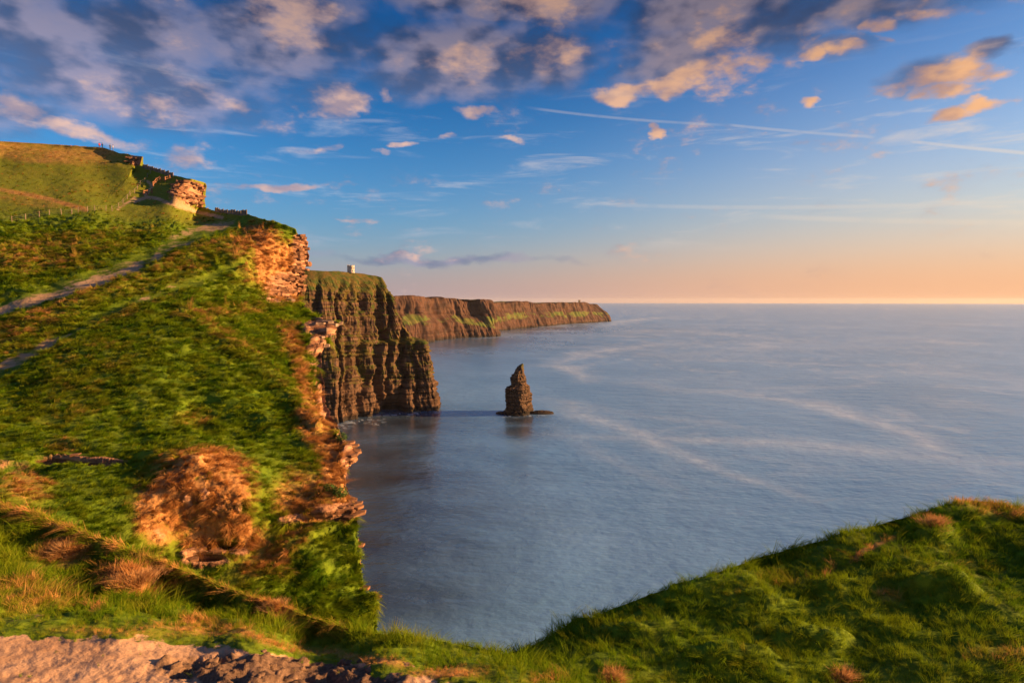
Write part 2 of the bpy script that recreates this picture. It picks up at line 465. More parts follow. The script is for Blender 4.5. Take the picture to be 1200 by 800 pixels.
# ------------------------------------------------------------------ the sea
def build_sea():
    th = np.concatenate([np.radians(np.linspace(-180, -52, 40)[:-1]), np.radians(np.linspace(-52, 52, 900)), np.radians(np.linspace(52, 180, 40)[1:])])
    dep = np.concatenate([np.linspace(1.45, 0.60, 20)[:-1], np.arctan(np.linspace(433, 3.25, 330) / F)])
    r = np.concatenate([CAMZ / np.tan(dep), [32000.0, 33200.0]])
    T, R = np.meshgrid(th, r, indexing='ij')
    P = np.stack([R * np.sin(T), R * np.cos(T), np.zeros_like(R)], -1)
    # foam lines where currents carry them; sun glint is painted as a band too
    X, Y = P[..., 0], P[..., 1]
    wv = np.stack([X, Y, 0 * X], -1)
    wx = fbm(wv / 140.0, 3, seed=3) ; wy = fbm(wv / 140.0, 3, seed=9)
    wsc = np.clip(R / 900.0, 0.3, 3)
    wx2 = fbm(wv / 34.0, 3, seed=5); wy2 = fbm(wv / 34.0, 3, seed=6)
    Xw = X + (38 * wx + 9 * wx2) * wsc; Yw = Y + (52 * wy + 13 * wy2) * wsc
    foam_glint = np.zeros_like(X)
    # each line: pixels on the water, half width in pixels, strength
    lines = [([(640, 468), (680, 478), (720, 500), (770, 520), (830, 540), (900, 565), (960, 590)], 9, .40),
             ([(800, 456), (860, 460), (930, 470), (1000, 486), (1060, 508), (1110, 530), (1160, 560)], 8, .50),
             ([(800, 456), (760, 452), (720, 447)], 5, .25),
             ([(660, 470), (740, 484), (830, 496), (930, 512)], 7, .2),
             ([(640, 428), (670, 432), (692, 446)], 5, .55), ([(640, 430), (690, 414), (760, 405), (840, 402)], 4, .5),
             ([(690, 394), (760, 388), (830, 390), (900, 396), (1000, 402)], 3, .5),
             ([(700, 384), (740, 375), (800, 371)], 2.2, .6), ([(800, 384), (900, 380), (1000, 384), (1100, 390)], 2.6, .5),
             ([(1000, 398), (1060, 396), (1120, 402), (1200, 404)], 3, .45), ([(1080, 377), (1140, 380), (1220, 382)], 2, .6),
             ([(980, 440), (1060, 438), (1140, 440), (1210, 446)], 5, .35), ([(880, 505), (960, 518), (1040, 528)], 6, .2),
             ([(715, 412), (790, 416), (870, 412), (940, 404)], 3.4, .4), ([(730, 366), (820, 364), (900, 366)], 1.4, .5),
             ([(1100, 470), (1160, 478), (1230, 490)], 6, .25), ([(640, 500), (720, 540), (800, 575)], 9, .15),
             ([(560, 398), (600, 392), (650, 394), (700, 402)], 2.2, .25), ([(980, 364), (1080, 361.5), (1180, 362), (1280, 363)], 1.1, .9), ([(860, 367), (960, 366), (1060, 368)], .8, .5)]  # the bright strip below the right horizon is painted sun glint
    for pts, wpx, st in lines:
        c = catmull(np.array(pts, float), 40)
        w = at_sea(c[:, 0], c[:, 1]); dd = np.hypot(w[:, 0], w[:, 1])
        # widths follow the real spacing of the lines on the water
        hw = 3.6 * wpx * dd / F * np.clip(dd / 330.0, 1.6, 7.0)
        mg = hw.max()
        sel = (Xw > w[:, 0].min() - mg) & (Xw < w[:, 0].max() + mg) & (Yw > w[:, 1].min() - mg) & (Yw < w[:, 1].max() + mg)
        xs_, ys_ = Xw[sel], Yw[sel]; best = np.zeros_like(xs_)
        for k in range(len(c) - 1):
            ax, ay = w[k, 0], w[k, 1]; bx, by = w[k + 1, 0] - ax, w[k + 1, 1] - ay
            t = np.clip(((xs_ - ax) * bx + (ys_ - ay) * by) / (bx * bx + by * by + 1e-9), 0, 1)
            q = np.hypot(xs_ - ax - t * bx, ys_ - ay - t * by) / (hw[k] * .5)
            env = math.sin(math.pi * min(1, max(0, (k + 1.5) / (len(c) + 1)))) ** 0.5
            best = np.maximum(best, np.clip(1 - q, 0, 1) ** 1.3 * env)
        foam_glint[sel] = np.maximum(foam_glint[sel], best * st * .72)
    nz = fbm(np.stack([Xw / 420, Yw / 620, 0 * X], -1), 5, 0.6, seed=21, ridged=True)
    nz2 = fbm(np.stack([Xw / 130 + 2 * wx2, Yw / 70 + 2 * wy2, 0 * X], -1), 4, 0.6, seed=25, ridged=True)
    foam_glint = foam_glint * (0.25 + 0.9 * sstep(nz, 0.0, 0.55) + 0.6 * sstep(nz2, 0.15, 0.55))
    ridge = sstep(fbm(np.stack([Xw / 900 + 1.2 * wx, Yw / 520 + 1.2 * wy, 0 * X], -1), 4, 0.55, seed=31, ridged=True), 0.34, 0.60)
    open_ = sstep(X, -60, 200) * sstep(Y, 300, 700)
    for sc_, wd, st, sd in ((620.0, .035, .5, 111), (430.0, .03, .45, 115), (330.0, .03, .40, 117), (230.0, .035, .30, 112), (1500.0, .03, .6, 113)):
        q_ = np.stack([X / sc_ / 1.7, Y / sc_, 0 * X], -1)
        q_ = q_ + 0.55 * np.stack([fbm(q_ * .9, 3, seed=sd + 20), fbm(q_ * .9, 3, seed=sd + 30), 0 * X], -1)
        ln = np.exp(-(perlin(q_, sd) / wd) ** 2) * sstep(perlin(q_ * .6, sd + 50), -.02, .3)
        foam_glint = np.maximum(foam_glint, st * ln * open_ * (sstep(R, 1200, 3000) if sc_ > 1000 else 1 - .6 * sstep(R, 2500, 6000)))
    foam_glint = np.clip(foam_glint, 0, 1)
    foam_glint = np.maximum(foam_glint, 0.34 * ridge * sstep(X, -40, 250) * sstep(Y, 350, 700))
    # broken water along the foot of the cliffs and the stack
    surf = [(x, y, 5) for x, y in zip(range(392, 516, 6), np.interp(range(392, 516, 6), [392, 400, 425, 460, 500, 516], [502, 499, 491, 486, 484, 482]))] + [(592 + 4 * k, 486.5, 4) for k in range(9)]
    for px, py, rm in surf + list(((395, 500, 10), (420, 494, 9), (440, 490, 8), (470, 486, 8), (500, 484, 7), (445, 496, 6), (600, 487, 9), (640, 485, 6), (622, 487, 7))):
        w = at_sea(px, py)
        q = np.hypot(X - w[0], Y - w[1]) / (rm * 2.2)
        foam_glint = np.maximum(foam_glint, np.clip(1 - q, 0, 1) * 0.8 * (fbm(wv / 7.0, 2, seed=5) > 0.10))
    # dark reflections of the cliffs and stack, painted into the water as patches
    cliff_refl = np.zeros_like(X)
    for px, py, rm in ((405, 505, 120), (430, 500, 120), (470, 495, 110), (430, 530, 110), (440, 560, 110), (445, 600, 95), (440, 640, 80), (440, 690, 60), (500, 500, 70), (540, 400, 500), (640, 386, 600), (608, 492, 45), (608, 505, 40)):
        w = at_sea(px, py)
        cliff_refl = np.maximum(cliff_refl, np.exp(-((X - w[0]) ** 2 + (Y - w[1]) ** 2) / rm ** 2) * (.9 if rm < 200 else .6))
    cliff_refl = np.clip(cliff_refl + 0.25 * fbm(wv / 60.0, 3, seed=77) * (cliff_refl > .05), 0, 1)
    return grid_obj('sea', P, M_SEA, {'foam_glint': foam_glint, 'cliff_refl': cliff_refl}, flip=True, kind='structure')


sea = build_sea()

# ------------------------------------------------------------------ lofted cliffs
def loft(levels, nt, seg, seed, amp, glev, flat_top_grass=True):
    """levels: [(list of (X, Y, Z) control points)], from the water up to the plateau; seg: rows between levels"""
    L = [catmull(np.array(l, float), nt) for l in levels]
    rows = []; lev = []
    for k in range(len(L) - 1):
        n = seg[k]
        for j in range(n + (1 if k == len(L) - 2 else 0)):
            f = j / n
            rows.append(L[k] * (1 - f) + L[k + 1] * f); lev.append(k + f)
    return np.stack(rows, 1), np.array(lev)      # (nt, nrows, 3)


def px_level(cols, z):
    out = []
    for i, (px, Y) in enumerate(cols):
        zz = z[i] if isinstance(z, (list, tuple)) else z
        Y2 = 1 / (1 / Y + DIP / (CAMZ * F)); zz = CAMZ + Y2 * ((zz - CAMZ) / Y - DIP / F); Y = Y2
        out.append(((px - 600) / F * Y, Y, zz))
    return out


def strata_disp(P, period, seed):
    """bedding: each course of rock stands out or back by its own amount"""
    z = P[..., 2] + 1.5 * fbm(P * np.array([.012, .012, 0]), 2, seed=seed + 40) / 0.5
    rg = np.random.default_rng(seed); tab = rg.uniform(-1, 1, 4000)
    q = z / period + 500; i = np.floor(q).astype(int); f = sstep(q - i, 0.0, 0.3)
    return tab[i - 1] * (1 - f) + tab[i] * f


TC = {}


def build_tower_cliff():
    c = [
        px_level([(290, 688), (350, 694), (398, 703), (424, 735), (460, 766), (500, 781), (514, 793), (503, 850), (470, 990), (400, 1300)], -4),
        px_level([(290, 700), (350, 706), (396, 716), (422, 747), (458, 777), (488, 789), (498, 800), (488, 860), (455, 1000), (390, 1310)], [97, 97, 97, 96, 96, 95, 96, 97, 97, 97]),
        px_level([(290, 703), (350, 709), (395, 720), (420, 750), (450, 785), (472, 797), (481, 806), (474, 870), (447, 1010), (385, 1320)], 100),
        px_level([(290, 713), (348, 719), (390, 731), (414, 760), (438, 793), (452, 804), (461, 813), (455, 880), (437, 1020), (380, 1330)], [166, 166, 165, 165, 163, 161, 160, 162, 165, 170]),
        px_level([(285, 742), (340, 750), (376, 764), (402, 788), (424, 812), (440, 823), (449, 832), (444, 900), (428, 1040), (372, 1350)], [193, 193, 193, 193, 192, 189, 186, 188, 191, 193]),
        px_level([(250, 800), (285, 815), (330, 840), (355, 860), (380, 890), (395, 905), (402, 920), (400, 980), (392, 1120), (350, 1420)], [197, 197, 196, 196, 195, 193, 191, 191, 192, 193]),
        px_level([(120, 900), (150, 920), (180, 950), (210, 980), (230, 1000), (245, 1015), (250, 1030), (260, 1080), (280, 1200), (290, 1460)], 188),
    ]
    P, lev = loft(c, 760, [150, 16, 90, 46, 14, 10], 0, 0, 0)
    n = grid_normals(P); n *= np.sign(np.sum(n * np.array([0.55, -0.83, 0.3]), axis=2, keepdims=True)); hz = n * np.array([1, 1, 0.25])
    face = (1 - sstep(lev, 3.15, 3.9))[None, :] * np.ones(P.shape[:2])
    # a plan coordinate along the cliff for the vertical joints
    tt = np.cumsum(np.linalg.norm(np.diff(P[:, 60, :2], axis=0, prepend=P[:1, 60, :2]), axis=1))[:, None] * np.ones(P.shape[:2])
    J = np.stack([tt, P[..., 2] * 0.22, 0 * tt], -1)
    J2 = np.stack([tt, P[..., 2] * 0.55, 0 * tt], -1)
    d = 12.0 * fbm(J / 46.0, 3, seed=11) + 6.0 * fbm(J2 / 17.0, 3, 0.5, seed=14) + 2.6 * fbm(J / 4.0, 2, 0.6, seed=18)
    d = .45 * d + .55 * np.round(d / 1.8) * 1.8
    d += strata_disp(P, 2.6, 5) * 1.5 + strata_disp(P, 7.5, 8) * 2.0
    d += 1.2 * fbm(P / 9.0, 3, 0.6, seed=22)
    # clefts
    for tpx, w, dep in ((372, 3.5, 7), (398, 3.0, 8), (424, 4.5, 9), (444, 4.5, 10), (455, 2.5, 6), (470, 3.5, 9), (486, 2.5, 6), (410, 2.0, 5)):
        pxv = P[..., 0] / P[..., 1] * F + 600 + 11 * fbm(np.stack([P[..., 2] / 30, 0 * tt, 0 * tt + tpx], -1), 2)
        m = (P[..., 1] < 812)
        d -= dep * np.exp(-((pxv - tpx) / w) ** 2) * m
    # sea caves at the foot
    pxv = P[..., 0] / P[..., 1] * F + 600
    for cx, hw, hh, dp in ((458, 10, 20, 26), (407, 8, 55, 9)):
        d -= dp * np.exp(-(np.abs(pxv - cx) / hw) ** 3) * np.exp(-np.clip(P[..., 2], 0, None) ** 2 / hh ** 2) * (P[..., 1] < 800)
    P = P + hz * (d * face)[..., None]
    P[..., 2] += (1 - face) * (1.2 * fbm(P / 14.0, 4, seed=33))
    n2 = grid_normals(P); up = np.abs(n2[..., 2])
    g = 0.15 + 0.75 * sstep(up, 0.35, 0.8) * sstep(P[..., 2], 25, 60) + 0.8 * sstep(lev[None, :] + 0.5 * fbm(J2 / 20.0, 3, seed=59), 2.85, 3.4) + 0.30 * sstep(fbm(J / 22.0, 3, seed=51), 0.0, 0.5) * sstep(P[..., 2], 30, 90)
    g += 0.45 * (lev[None, :] > 0.97) * (lev[None, :] < 2.05) * sstep(P[..., 0] / P[..., 1] * F + 600, 455, 475)
    g += 0.5 * sstep(fbm(J2 / 13.0, 4, 0.6, seed=58), 0.15, 0.5) * sstep(P[..., 2], 20, 70)
    wet = 1 - sstep(P[..., 2] + 3 * fbm(P / 12.0, 2, seed=9), 1, 9)
    TC['P'] = P
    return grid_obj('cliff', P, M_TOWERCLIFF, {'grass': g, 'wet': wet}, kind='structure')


def build_headland(name, c, nt, seg, seed, gl, nose):
    P, lev = loft(c, nt, seg, 0, 0, 0)
    n = grid_normals(P); n *= np.sign(np.sum(n * np.array([0.83, -0.55, 0.3]), axis=2, keepdims=True)); hz = n * np.array([1, 1, 0.2])
    top = len(c) - 3
    face = (1 - sstep(lev, top, top + 0.6))[None, :] * np.ones(P.shape[:2])
    tt = np.cumsum(np.linalg.norm(np.diff(P[:, 20, :2], axis=0, prepend=P[:1, 20, :2]), axis=1))[:, None] * np.ones(P.shape[:2])
    J = np.stack([tt, P[..., 2] * 0.3, 0 * tt], -1)
    d = 42.0 * fbm(J / 150.0, 3, seed=seed) + 26.0 * fbm(J / 55.0, 4, 0.6, seed=seed + 3) + 6 * fbm(J / 14, 2, seed=seed + 5)
    d += strata_disp(P, 9.0, seed) * 1.3 + strata_disp(P, 24.0, seed + 1) * 2.0
    P = P + hz * (d * face)[..., None]
    P[..., 2] += sstep(lev, top - 0.5, top)[None, :] * (7 * fbm(P / 90.0, 4, 0.6, seed=seed + 9))
    g = 0.12 + gl * np.exp(-((lev[None, :] - 1.45) / 0.55) ** 2) * np.clip(0.55 + 2.2 * fbm(np.stack([tt / 170.0, P[..., 2] / 60.0, 0 * tt], -1), 4, 0.6, seed=seed + 12), 0, 1.3) + 0.9 * sstep(lev, top + 0.1, top + 0.5)[None, :]
    wet = 1 - sstep(P[..., 2] + 5 * fbm(P / 30.0, 2, seed=9), 3, 16)
    return grid_obj(name, P, M_FARCLIFF, {'grass': g, 'wet': wet}, kind='structure')


tower_cliff = build_tower_cliff()
b1 = [(430, 2000), (462, 2080), (497, 2174), (537, 2420), (570, 2500), (584, 2540), (583, 2640), (570, 2900), (545, 3300)]
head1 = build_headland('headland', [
    px_level(b1, -6),
    px_level([(428, 2010), (459, 2100), (493, 2200), (532, 2445), (565, 2525), (580, 2565), (580, 2660), (566, 2920), (541, 3310)], [76, 76, 74, 66, 52, 42, 44, 60, 60]),
    px_level([(420, 2050), (452, 2140), (486, 2245), (525, 2490), (558, 2570), (576, 2590), (577, 2680), (562, 2940), (538, 3320)], [110, 110, 108, 100, 92, 98, 100, 100, 100]),
    px_level([(418, 2062), (449, 2152), (483, 2258), (521, 2503), (552, 2585), (569, 2610), (571, 2700), (558, 2960), (534, 3330)], [177, 177, 176, 173, 169, 166, 166, 165, 160]),
    px_level([(380, 2200), (410, 2300), (440, 2420), (470, 2650), (500, 2720), (520, 2750), (530, 2800), (530, 3000), (515, 3400)], [176, 176, 175, 172, 167, 164, 164, 163, 160]),
    px_level([(250, 2500), (280, 2600), (300, 2700), (320, 2900), (340, 2950), (360, 3000), (380, 3050), (400, 3200), (400, 3500)], 165)],
    520, [46, 26, 40, 10, 6], 61, 0.75, 0)
b2 = [(545, 2850), (580, 3000), (605, 3250), (624, 3480), (640, 3650), (662, 3950), (690, 4300), (712, 4520), (717, 4640), (706, 4800), (680, 5100)]
head2 = build_headland('headland', [
    px_level(b2, -6),
    px_level([(543, 2880), (577, 3030), (602, 3280), (620, 3520), (637, 3690), (659, 3990), (687, 4340), (708, 4560), (714, 4670), (703, 4820), (678, 5120)], [50, 52, 52, 50, 52, 50, 44, 36, 34, 40, 50]),
    px_level([(540, 2930), (573, 3080), (598, 3330), (617, 3570), (633, 3740), (655, 4040), (683, 4390), (702, 4600), (708, 4690), (698, 4840), (674, 5140)], [95, 97, 98, 96, 95, 96, 90, 80, 74, 84, 90]),
    px_level([(538, 2950), (571, 3100), (595, 3350), (614, 3590), (630, 3760), (652, 4060), (680, 4410), (692, 4620), (696, 4710), (690, 4860), (668, 5160)], [150, 150, 156, 159, 151, 152, 154, 145, 136, 140, 150]),
    px_level([(520, 3100), (550, 3260), (572, 3500), (592, 3720), (608, 3900), (632, 4180), (662, 4500), (680, 4680), (686, 4760), (680, 4900), (658, 5200)], [150, 150, 155, 157, 151, 151, 153, 148, 140, 142, 148]),
    px_level([(440, 3400), (460, 3500), (480, 3700), (500, 3900), (520, 4100), (560, 4400), (600, 4700), (640, 4850), (650, 4900), (650, 5000), (630, 5300)], 140)],
    620, [26, 18, 30, 8, 6], 83, 0.55, 0)

# ------------------------------------------------------------------ sea stack
def build_stack():
    Yc = 752.6; k = Yc / F; base = 485.0
    prof = [  # py, left px, right px
        (490, 588, 627), (485, 590, 626), (480.5, 592, 624), (477, 594, 623.5), (470, 593.3, 622), (465, 592.6, 623), (462, 592.3, 623.7), (458, 592.2, 622.5), (454, 592.6, 622.5), (452.6, 593.2, 622.5),
        (451.6, 597.6, 621), (450, 599, 618.5), (447, 599.5, 617), (442, 599.3, 616), (438, 599.6, 615), (436.5, 602.5, 614.5), (432.5, 603.5, 614), (429, 606, 613.6), (426.5, 609.5, 613.4), (425.5, 611, 613)]
    pr = np.array(prof); nz, na = 190, 220
    zz = np.linspace(0, 1, nz); rows = np.interp(zz, np.linspace(0, 1, len(pr)), np.arange(len(pr)))
    pr = np.stack([np.interp(rows, np.arange(len(pr)), pr[:, j]) for j in range(3)], 1)
    an = np.linspace(0, 2 * np.pi, na, endpoint=False)
    cx = (pr[:, 1] + pr[:, 2]) / 2; hw = (pr[:, 2] - pr[:, 1]) / 2
    z = (base - pr[:, 0]) * k - 1
    # rounded-square plan, deeper than wide, turned a little
    ca, sa = np.cos(an), np.sin(an)
    sq = (np.abs(ca) ** 3.2 + np.abs(sa) ** 3.2) ** (-1 / 3.2)
    X = ((cx - 600)[None, :] * k + (hw * k)[None, :] * (ca * sq)[:, None])
    Y = Yc + (hw * k * 1.25)[None, :] * (sa * sq)[:, None] + 0.20 * ((cx - 608) * k)[None, :]
    P = np.stack([X, Y, np.broadcast_to(z, X.shape)], -1)
    th = -0.42; cr, sr = math.cos(th), math.sin(th)
    xc = ((cx - 600) * k)[None, :]; dx_, dy_ = (X - xc) * .86, (Y - Yc) * .86
    P[..., 0] = xc + dx_ * cr - dy_ * sr; P[..., 1] = Yc + dx_ * sr + dy_ * cr
    n = np.stack([ca[:, None] * cr - sa[:, None] * sr + 0 * X, ca[:, None] * sr + sa[:, None] * cr + 0 * X, 0 * X], -1)
    J = P * np.array([1, 1, 0.25])
    fade = np.clip(hw / 8, 0.25, 1)[None, :]
    d = (2.6 * fbm(J / 7.0, 3, 0.6, seed=71) + 2.0 * fbm(P / 3.0, 3, 0.6, seed=74) + strata_disp(P, 2.6, 31) * 0.7 + strata_disp(P, 6.0, 37) * 0.6) * fade
    # the hollow on the sunlit shoulder
    d -= 4.0 * np.exp(-((P[..., 0] - 19 * k) / 4.5) ** 2 - ((P[..., 2] - 31) / 6) ** 2)
    P = P + n * d[..., None]
    top = P[:, -1, :].mean(0)
    P = np.concatenate([P, P[:1]], 0)
    g = 0.18 + 0.4 * sstep(P[..., 2], 36, 60) * (0.5 + fbm(P / 6.0, 2, seed=77))
    wet = 1 - sstep(P[..., 2] + 2 * fbm(P / 8.0, 2, seed=9), 1, 6)
    root = link(bpy.data.objects.new('sea_stack', None), label='tall dark layered sea stack standing alone in the water', category='sea stack')
    root.location = (8 * k, Yc, 0)
    inv = np.array([8 * k, Yc, 0])
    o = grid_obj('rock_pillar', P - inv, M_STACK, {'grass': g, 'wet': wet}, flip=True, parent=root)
    # low reef on both sides
    for nm, xa, xb, hgt in (('reef', 620, 649, 4.6), ('reef', 581, 597, 3.2)):
        nx, nr = 90, 20
        xs = np.linspace(xa, xb, nx); an = np.linspace(0, np.pi, nr)
        XX = (xs - 600)[:, None] * k + 0 * an[None]
        pf = np.clip(np.sin(np.linspace(0.12, np.pi - 0.12, nx)), 0, 1)[:, None] ** 0.4
        Yr = Yc - 4 + 6.5 * pf * -np.cos(an)[None]; Zr = hgt * pf * np.sin(an)[None] ** 0.6 - 0.6
        Q = np.stack([XX, Yr + 0 * XX, Zr], -1)
        Q[..., 2] += 1.0 * fbm(Q / 3.5, 3, 0.6, seed=91) * np.sin(an)[None]
        Q[..., 2] = np.where(Q[..., 2] > 0, np.round(Q[..., 2] / 0.7) * 0.7 * .6 + Q[..., 2] * .4, Q[..., 2])
        grid_obj(nm, Q - inv, M_STACK, {'grass': 0 * XX, 'wet': 0.55 + 0 * XX}, flip=True, parent=root)
    return root


stack = build_stack()

# ------------------------------------------------------------------ the near hillside
S1 = [(-300, 176, 165), (-100, 168, 168), (0, 165.5, 170), (60, 169, 174), (120, 173, 176), (140, 179, 170), (158, 183, 166), (168, 184, 164),
      (166, 189, 163), (164, 194, 161), (185, 200, 155), (205, 206, 150), (225, 210, 145), (241, 214, 150), (242, 220, 149), (238, 230, 148), (238, 242, 145),
      (248, 246, 138), (265, 249, 127), (288, 250, 118), (305, 256, 112), (325, 260, 105), (347, 268, 105), (349, 274, 105), (361, 283, 106), (360, 292, 106), (363, 300, 105),
      (359, 313, 103), (356, 330, 99), (354, 345, 95), (352, 355, 88), (366, 366, 82), (380, 374, 78), (398, 376, 76), (392, 386, 73), (386, 396, 70), (377, 412, 66),
      (379, 440, 58), (382, 478, 50), (395, 500, 45), (406, 513, 41.5), (417, 522, 40), (419, 536, 39), (404, 546, 37.5), (407, 570, 34.5), (410, 585, 33),
      (421, 594, 32), (420, 612, 31), (421, 632, 30), (428, 688, 28), (440, 704, 27), (439, 716, 26.6), (443, 733, 26), (446, 790, 25)]
IN1 = [(0, 190, 160), (80, 196, 158), (150, 205, 153), (0, 215, 140), (60, 220, 140), (120, 222, 142), (175, 226, 143), (0, 240, 122), (60, 243, 120), (110, 247, 118),
       (140, 243, 126), (165, 235, 134), (203, 228, 134), (222, 228, 141), (212, 242, 131), (190, 243, 126), (0, 265, 106), (60, 258, 110), (120, 256, 113), (200, 255, 117), (0, 300, 90), (60, 290, 96), (140, 285, 98),
       (200, 280, 101), (265, 262, 114), (240, 275, 104), (290, 268, 108), (0, 350, 77), (60, 335, 81), (120, 322, 84), (170, 303, 91), (30, 352, 75), (90, 345, 76), (150, 325, 82),
       (285, 295, 92), (310, 300, 95), (335, 305, 99), (340, 330, 95.5), (290, 330, 87), (320, 345, 89), (310, 275, 101), (240, 310, 88), (270, 340, 83), (330, 362, 82), (210, 340, 78), (130, 368, 69), (60, 395, 63),
       (0, 432, 56), (300, 380, 72), (345, 395, 69), (220, 390, 63), (120, 420, 55), (350, 430, 60), (270, 430, 55), (180, 450, 49), (70, 460, 48), (0, 480, 45), (340, 470, 50), (250, 478, 46),
       (225, 492, 44), (150, 500, 42), (70, 510, 40), (0, 530, 36), (320, 520, 40), (370, 500, 44), (385, 540, 37.5), (250, 525, 37), (100, 545, 34), (0, 575, 29), (60, 570, 31),
       (200, 550, 32.5), (235, 535, 34), (290, 560, 32.5), (330, 575, 33), (365, 575, 33.5), (170, 600, 29), (230, 600, 30), (280, 610, 29.7), (240, 650, 28.6), (210, 655, 28), (300, 640, 29.4), (320, 600, 31), (360, 610, 30.7),
       (380, 590, 31.6), (395, 620, 30.6), (340, 650, 28.8), (380, 670, 28), (410, 690, 27.6), (300, 690, 26.5), (350, 720, 26), (200, 700, 25.5), (100, 640, 26), (0, 640, 25), (50, 610, 27), (100, 600, 28.5),
       (-150, 200, 158), (-150, 300, 92), (-150, 450, 54), (-150, 600, 29), (-300, 250, 118), (-300, 400, 66), (-300, 560, 36), (-300, 700, 27), (-150, 750, 23), (100, 780, 22), (300, 780, 23), (-300, 800, 23)]


def build_hill():
    ctrl = np.array([(a, b, c) for a, b, c in S1] + IN1, float)
    ev = tps_fit(ctrl[:, :2], np.log(ctrl[:, 2]), 2e-5)
    nt, nr = 760, 400
    S = resample(S1, nt)
    ss = np.arange(nt) * 0.11
    jag = sstep(S[:, 1], 380, 480)
    S[:, 0] += jag * (9.0 * fbm(np.stack([ss * .8, 0 * ss, 0 * ss], -1), 4, 0.6, seed=201) - 1.0) + (1 - jag) * sstep(S[:, 0], 150, 250) * 1.4 * fbm(np.stack([ss * 2, 0 * ss, 0 * ss], -1), 3, 0.6, seed=202)
    S[:, 1] += 1.2 * (1 - jag) * fbm(np.stack([ss * 1.5, 0 * ss, 0 * ss + 3], -1), 3, 0.6, seed=203) * sstep(S[:, 0], 20, 120)
    low = resample([(-300, 200), (-300, 480), (-300, 800), (60, 800), (430, 800)], nt)
    # denser towards the visible middle
    f = np.linspace(0, 1, nr)[None, :, None]
    PX = low[:, None, :2] * (1 - f) + S[:, None, :2] * f
    D = np.exp(ev(PX)); 
    fe = sstep(f[..., 0], 0.97, 1.0); D = D * (1 - fe) + S[:, 2][:, None] * fe
    P = at(PX[..., 0], PX[..., 1], D)
    px, py = PX[..., 0], PX[..., 1]

    def el(cx, cy, rx, ry, rot=0):
        c, s = math.cos(math.radians(rot)), math.sin(math.radians(rot))
        u = ((px - cx) * c + (py - cy) * s) / rx; v = (-(px - cx) * s + (py - cy) * c) / ry
        return np.clip(1.35 - (u * u + v * v), 0, 1)

    def line(pts, w):
        best = np.zeros_like(px)
        p = np.array(pts, float)
        for k in range(len(p) - 1):
            a, b = p[k], p[k + 1] - p[k]
            t = np.clip(((px - a[0]) * b[0] + (py - a[1]) * b[1]) / (b @ b), 0, 1)
            ww = w if np.isscalar(w) else w[k] + (w[k + 1] - w[k]) * t
            q = np.hypot(px - a[0] - t * b[0], py - a[1] - t * b[1]) / ww
            best = np.maximum(best, np.clip(1.3 - q, 0, 1))
        return best
    mx = np.maximum.reduce
    # ---- what grows where
    dry = mx([el(228, 590, 75, 62) * .95, el(245, 560, 55, 35) * .9, el(290, 640, 40, 45) * .6, el(355, 585, 45, 40) * .65, el(395, 560, 22, 55, -10) * .85,
              el(370, 508, 20, 40, -30) * .7, el(362, 470, 14, 45, -25) * .6, el(345, 415, 12, 40, -25) * .5, el(300, 300, 40, 45) * .85, el(330, 320, 35, 40) * .95,
              el(345, 620, 25, 30) * .5, el(330, 650, 14, 30) * .55, el(30, 570, 35, 22) * .55, el(75, 525, 25, 10) * .4,
              line([(0, 425), (60, 400), (130, 370), (200, 340), (250, 300)], 14) * .45, line([(110, 345), (180, 325), (255, 290)], 16) * .5, line([(0, 400), (60, 370), (110, 345)], 16) * .6,
              el(60, 300, 100, 28, -5) * .5, el(150, 275, 60, 12) * .3, el(60, 178, 130, 20, 3) * .62, el(30, 235, 60, 8, 8) * .5, line([(0, 222), (60, 234), (100, 245)], 5) * .7,
              line([(215, 365), (255, 395), (300, 420)], 14) * .4, el(270, 365, 50, 10, -4) * .55, el(228, 372, 14, 12) * .6, el(225, 485, 30, 12, -20) * .6, el(250, 396, 30, 6) * .5, el(100, 430, 90, 30, -25) * .28, el(60, 480, 60, 20) * .3,
              line([(340, 385), (350, 430), (360, 470), (375, 510)], 9) * .6, el(440, 690, 8, 30) * .2])
    rock = mx([el(222, 228, 26, 17) * .95, el(160, 188, 10, 7) * .9, el(352, 300, 14, 34) * .9, el(330, 335, 24, 18) * .75, el(348, 330, 16, 22) * .8, el(375, 385, 24, 14) * .95, el(372, 405, 12, 26) * .8,
               el(380, 455, 12, 46) * .8, el(368, 425, 9, 30, -20) * .6, line([(380, 480), (398, 505), (412, 525), (404, 545)], 11) * .85, el(330, 350, 30, 10) * .6, el(412, 600, 14, 10) * .8, el(390, 598, 32, 9, -4) * .85, el(240, 655, 36, 12, 10) * .8, el(345, 608, 28, 7, -12) * .6,
               el(12, 545, 40, 10) * .5, el(95, 537, 60, 4, 2) * .7, line([(405, 550), (409, 590), (422, 615), (423, 660)], 4) * .6, el(280, 648, 18, 6) * .6])
    soil = mx([line([(-40, 372), (0, 362), (60, 346), (110, 332), (160, 313), (185, 300)], [6, 7, 8, 11, 9, 6]) * .95, el(140, 320, 46, 14, -22) * .55, el(205, 285, 40, 10, -25) * .40, el(245, 266, 40, 6, -12) * .55,
               line([(-20, 445), (20, 420), (60, 400), (95, 382)], [6, 6, 5, 2]) * .75, line([(95, 382), (160, 352), (240, 318)], 3) * .45,
               line([(158, 236), (172, 231), (185, 233), (210, 243), (235, 249), (260, 255)], 3.2) * .95, line([(173, 212), (178, 218), (170, 230)], 3.5) * .8, line([(138, 245), (158, 232)], 3) * .75])
    bare_n = fbm(np.stack([px / 26, py / 9, 0 * px], -1), 4, seed=2)
    soil = np.clip(soil + 0.8 * bare_n * (soil > 0.05) * (D < 118), 0, 1)
    q_dry = P @ np.array([[0.28, 0.38, 0], [-0.11, 0.92, 0], [0, 0, 0.5]]) / 2.4
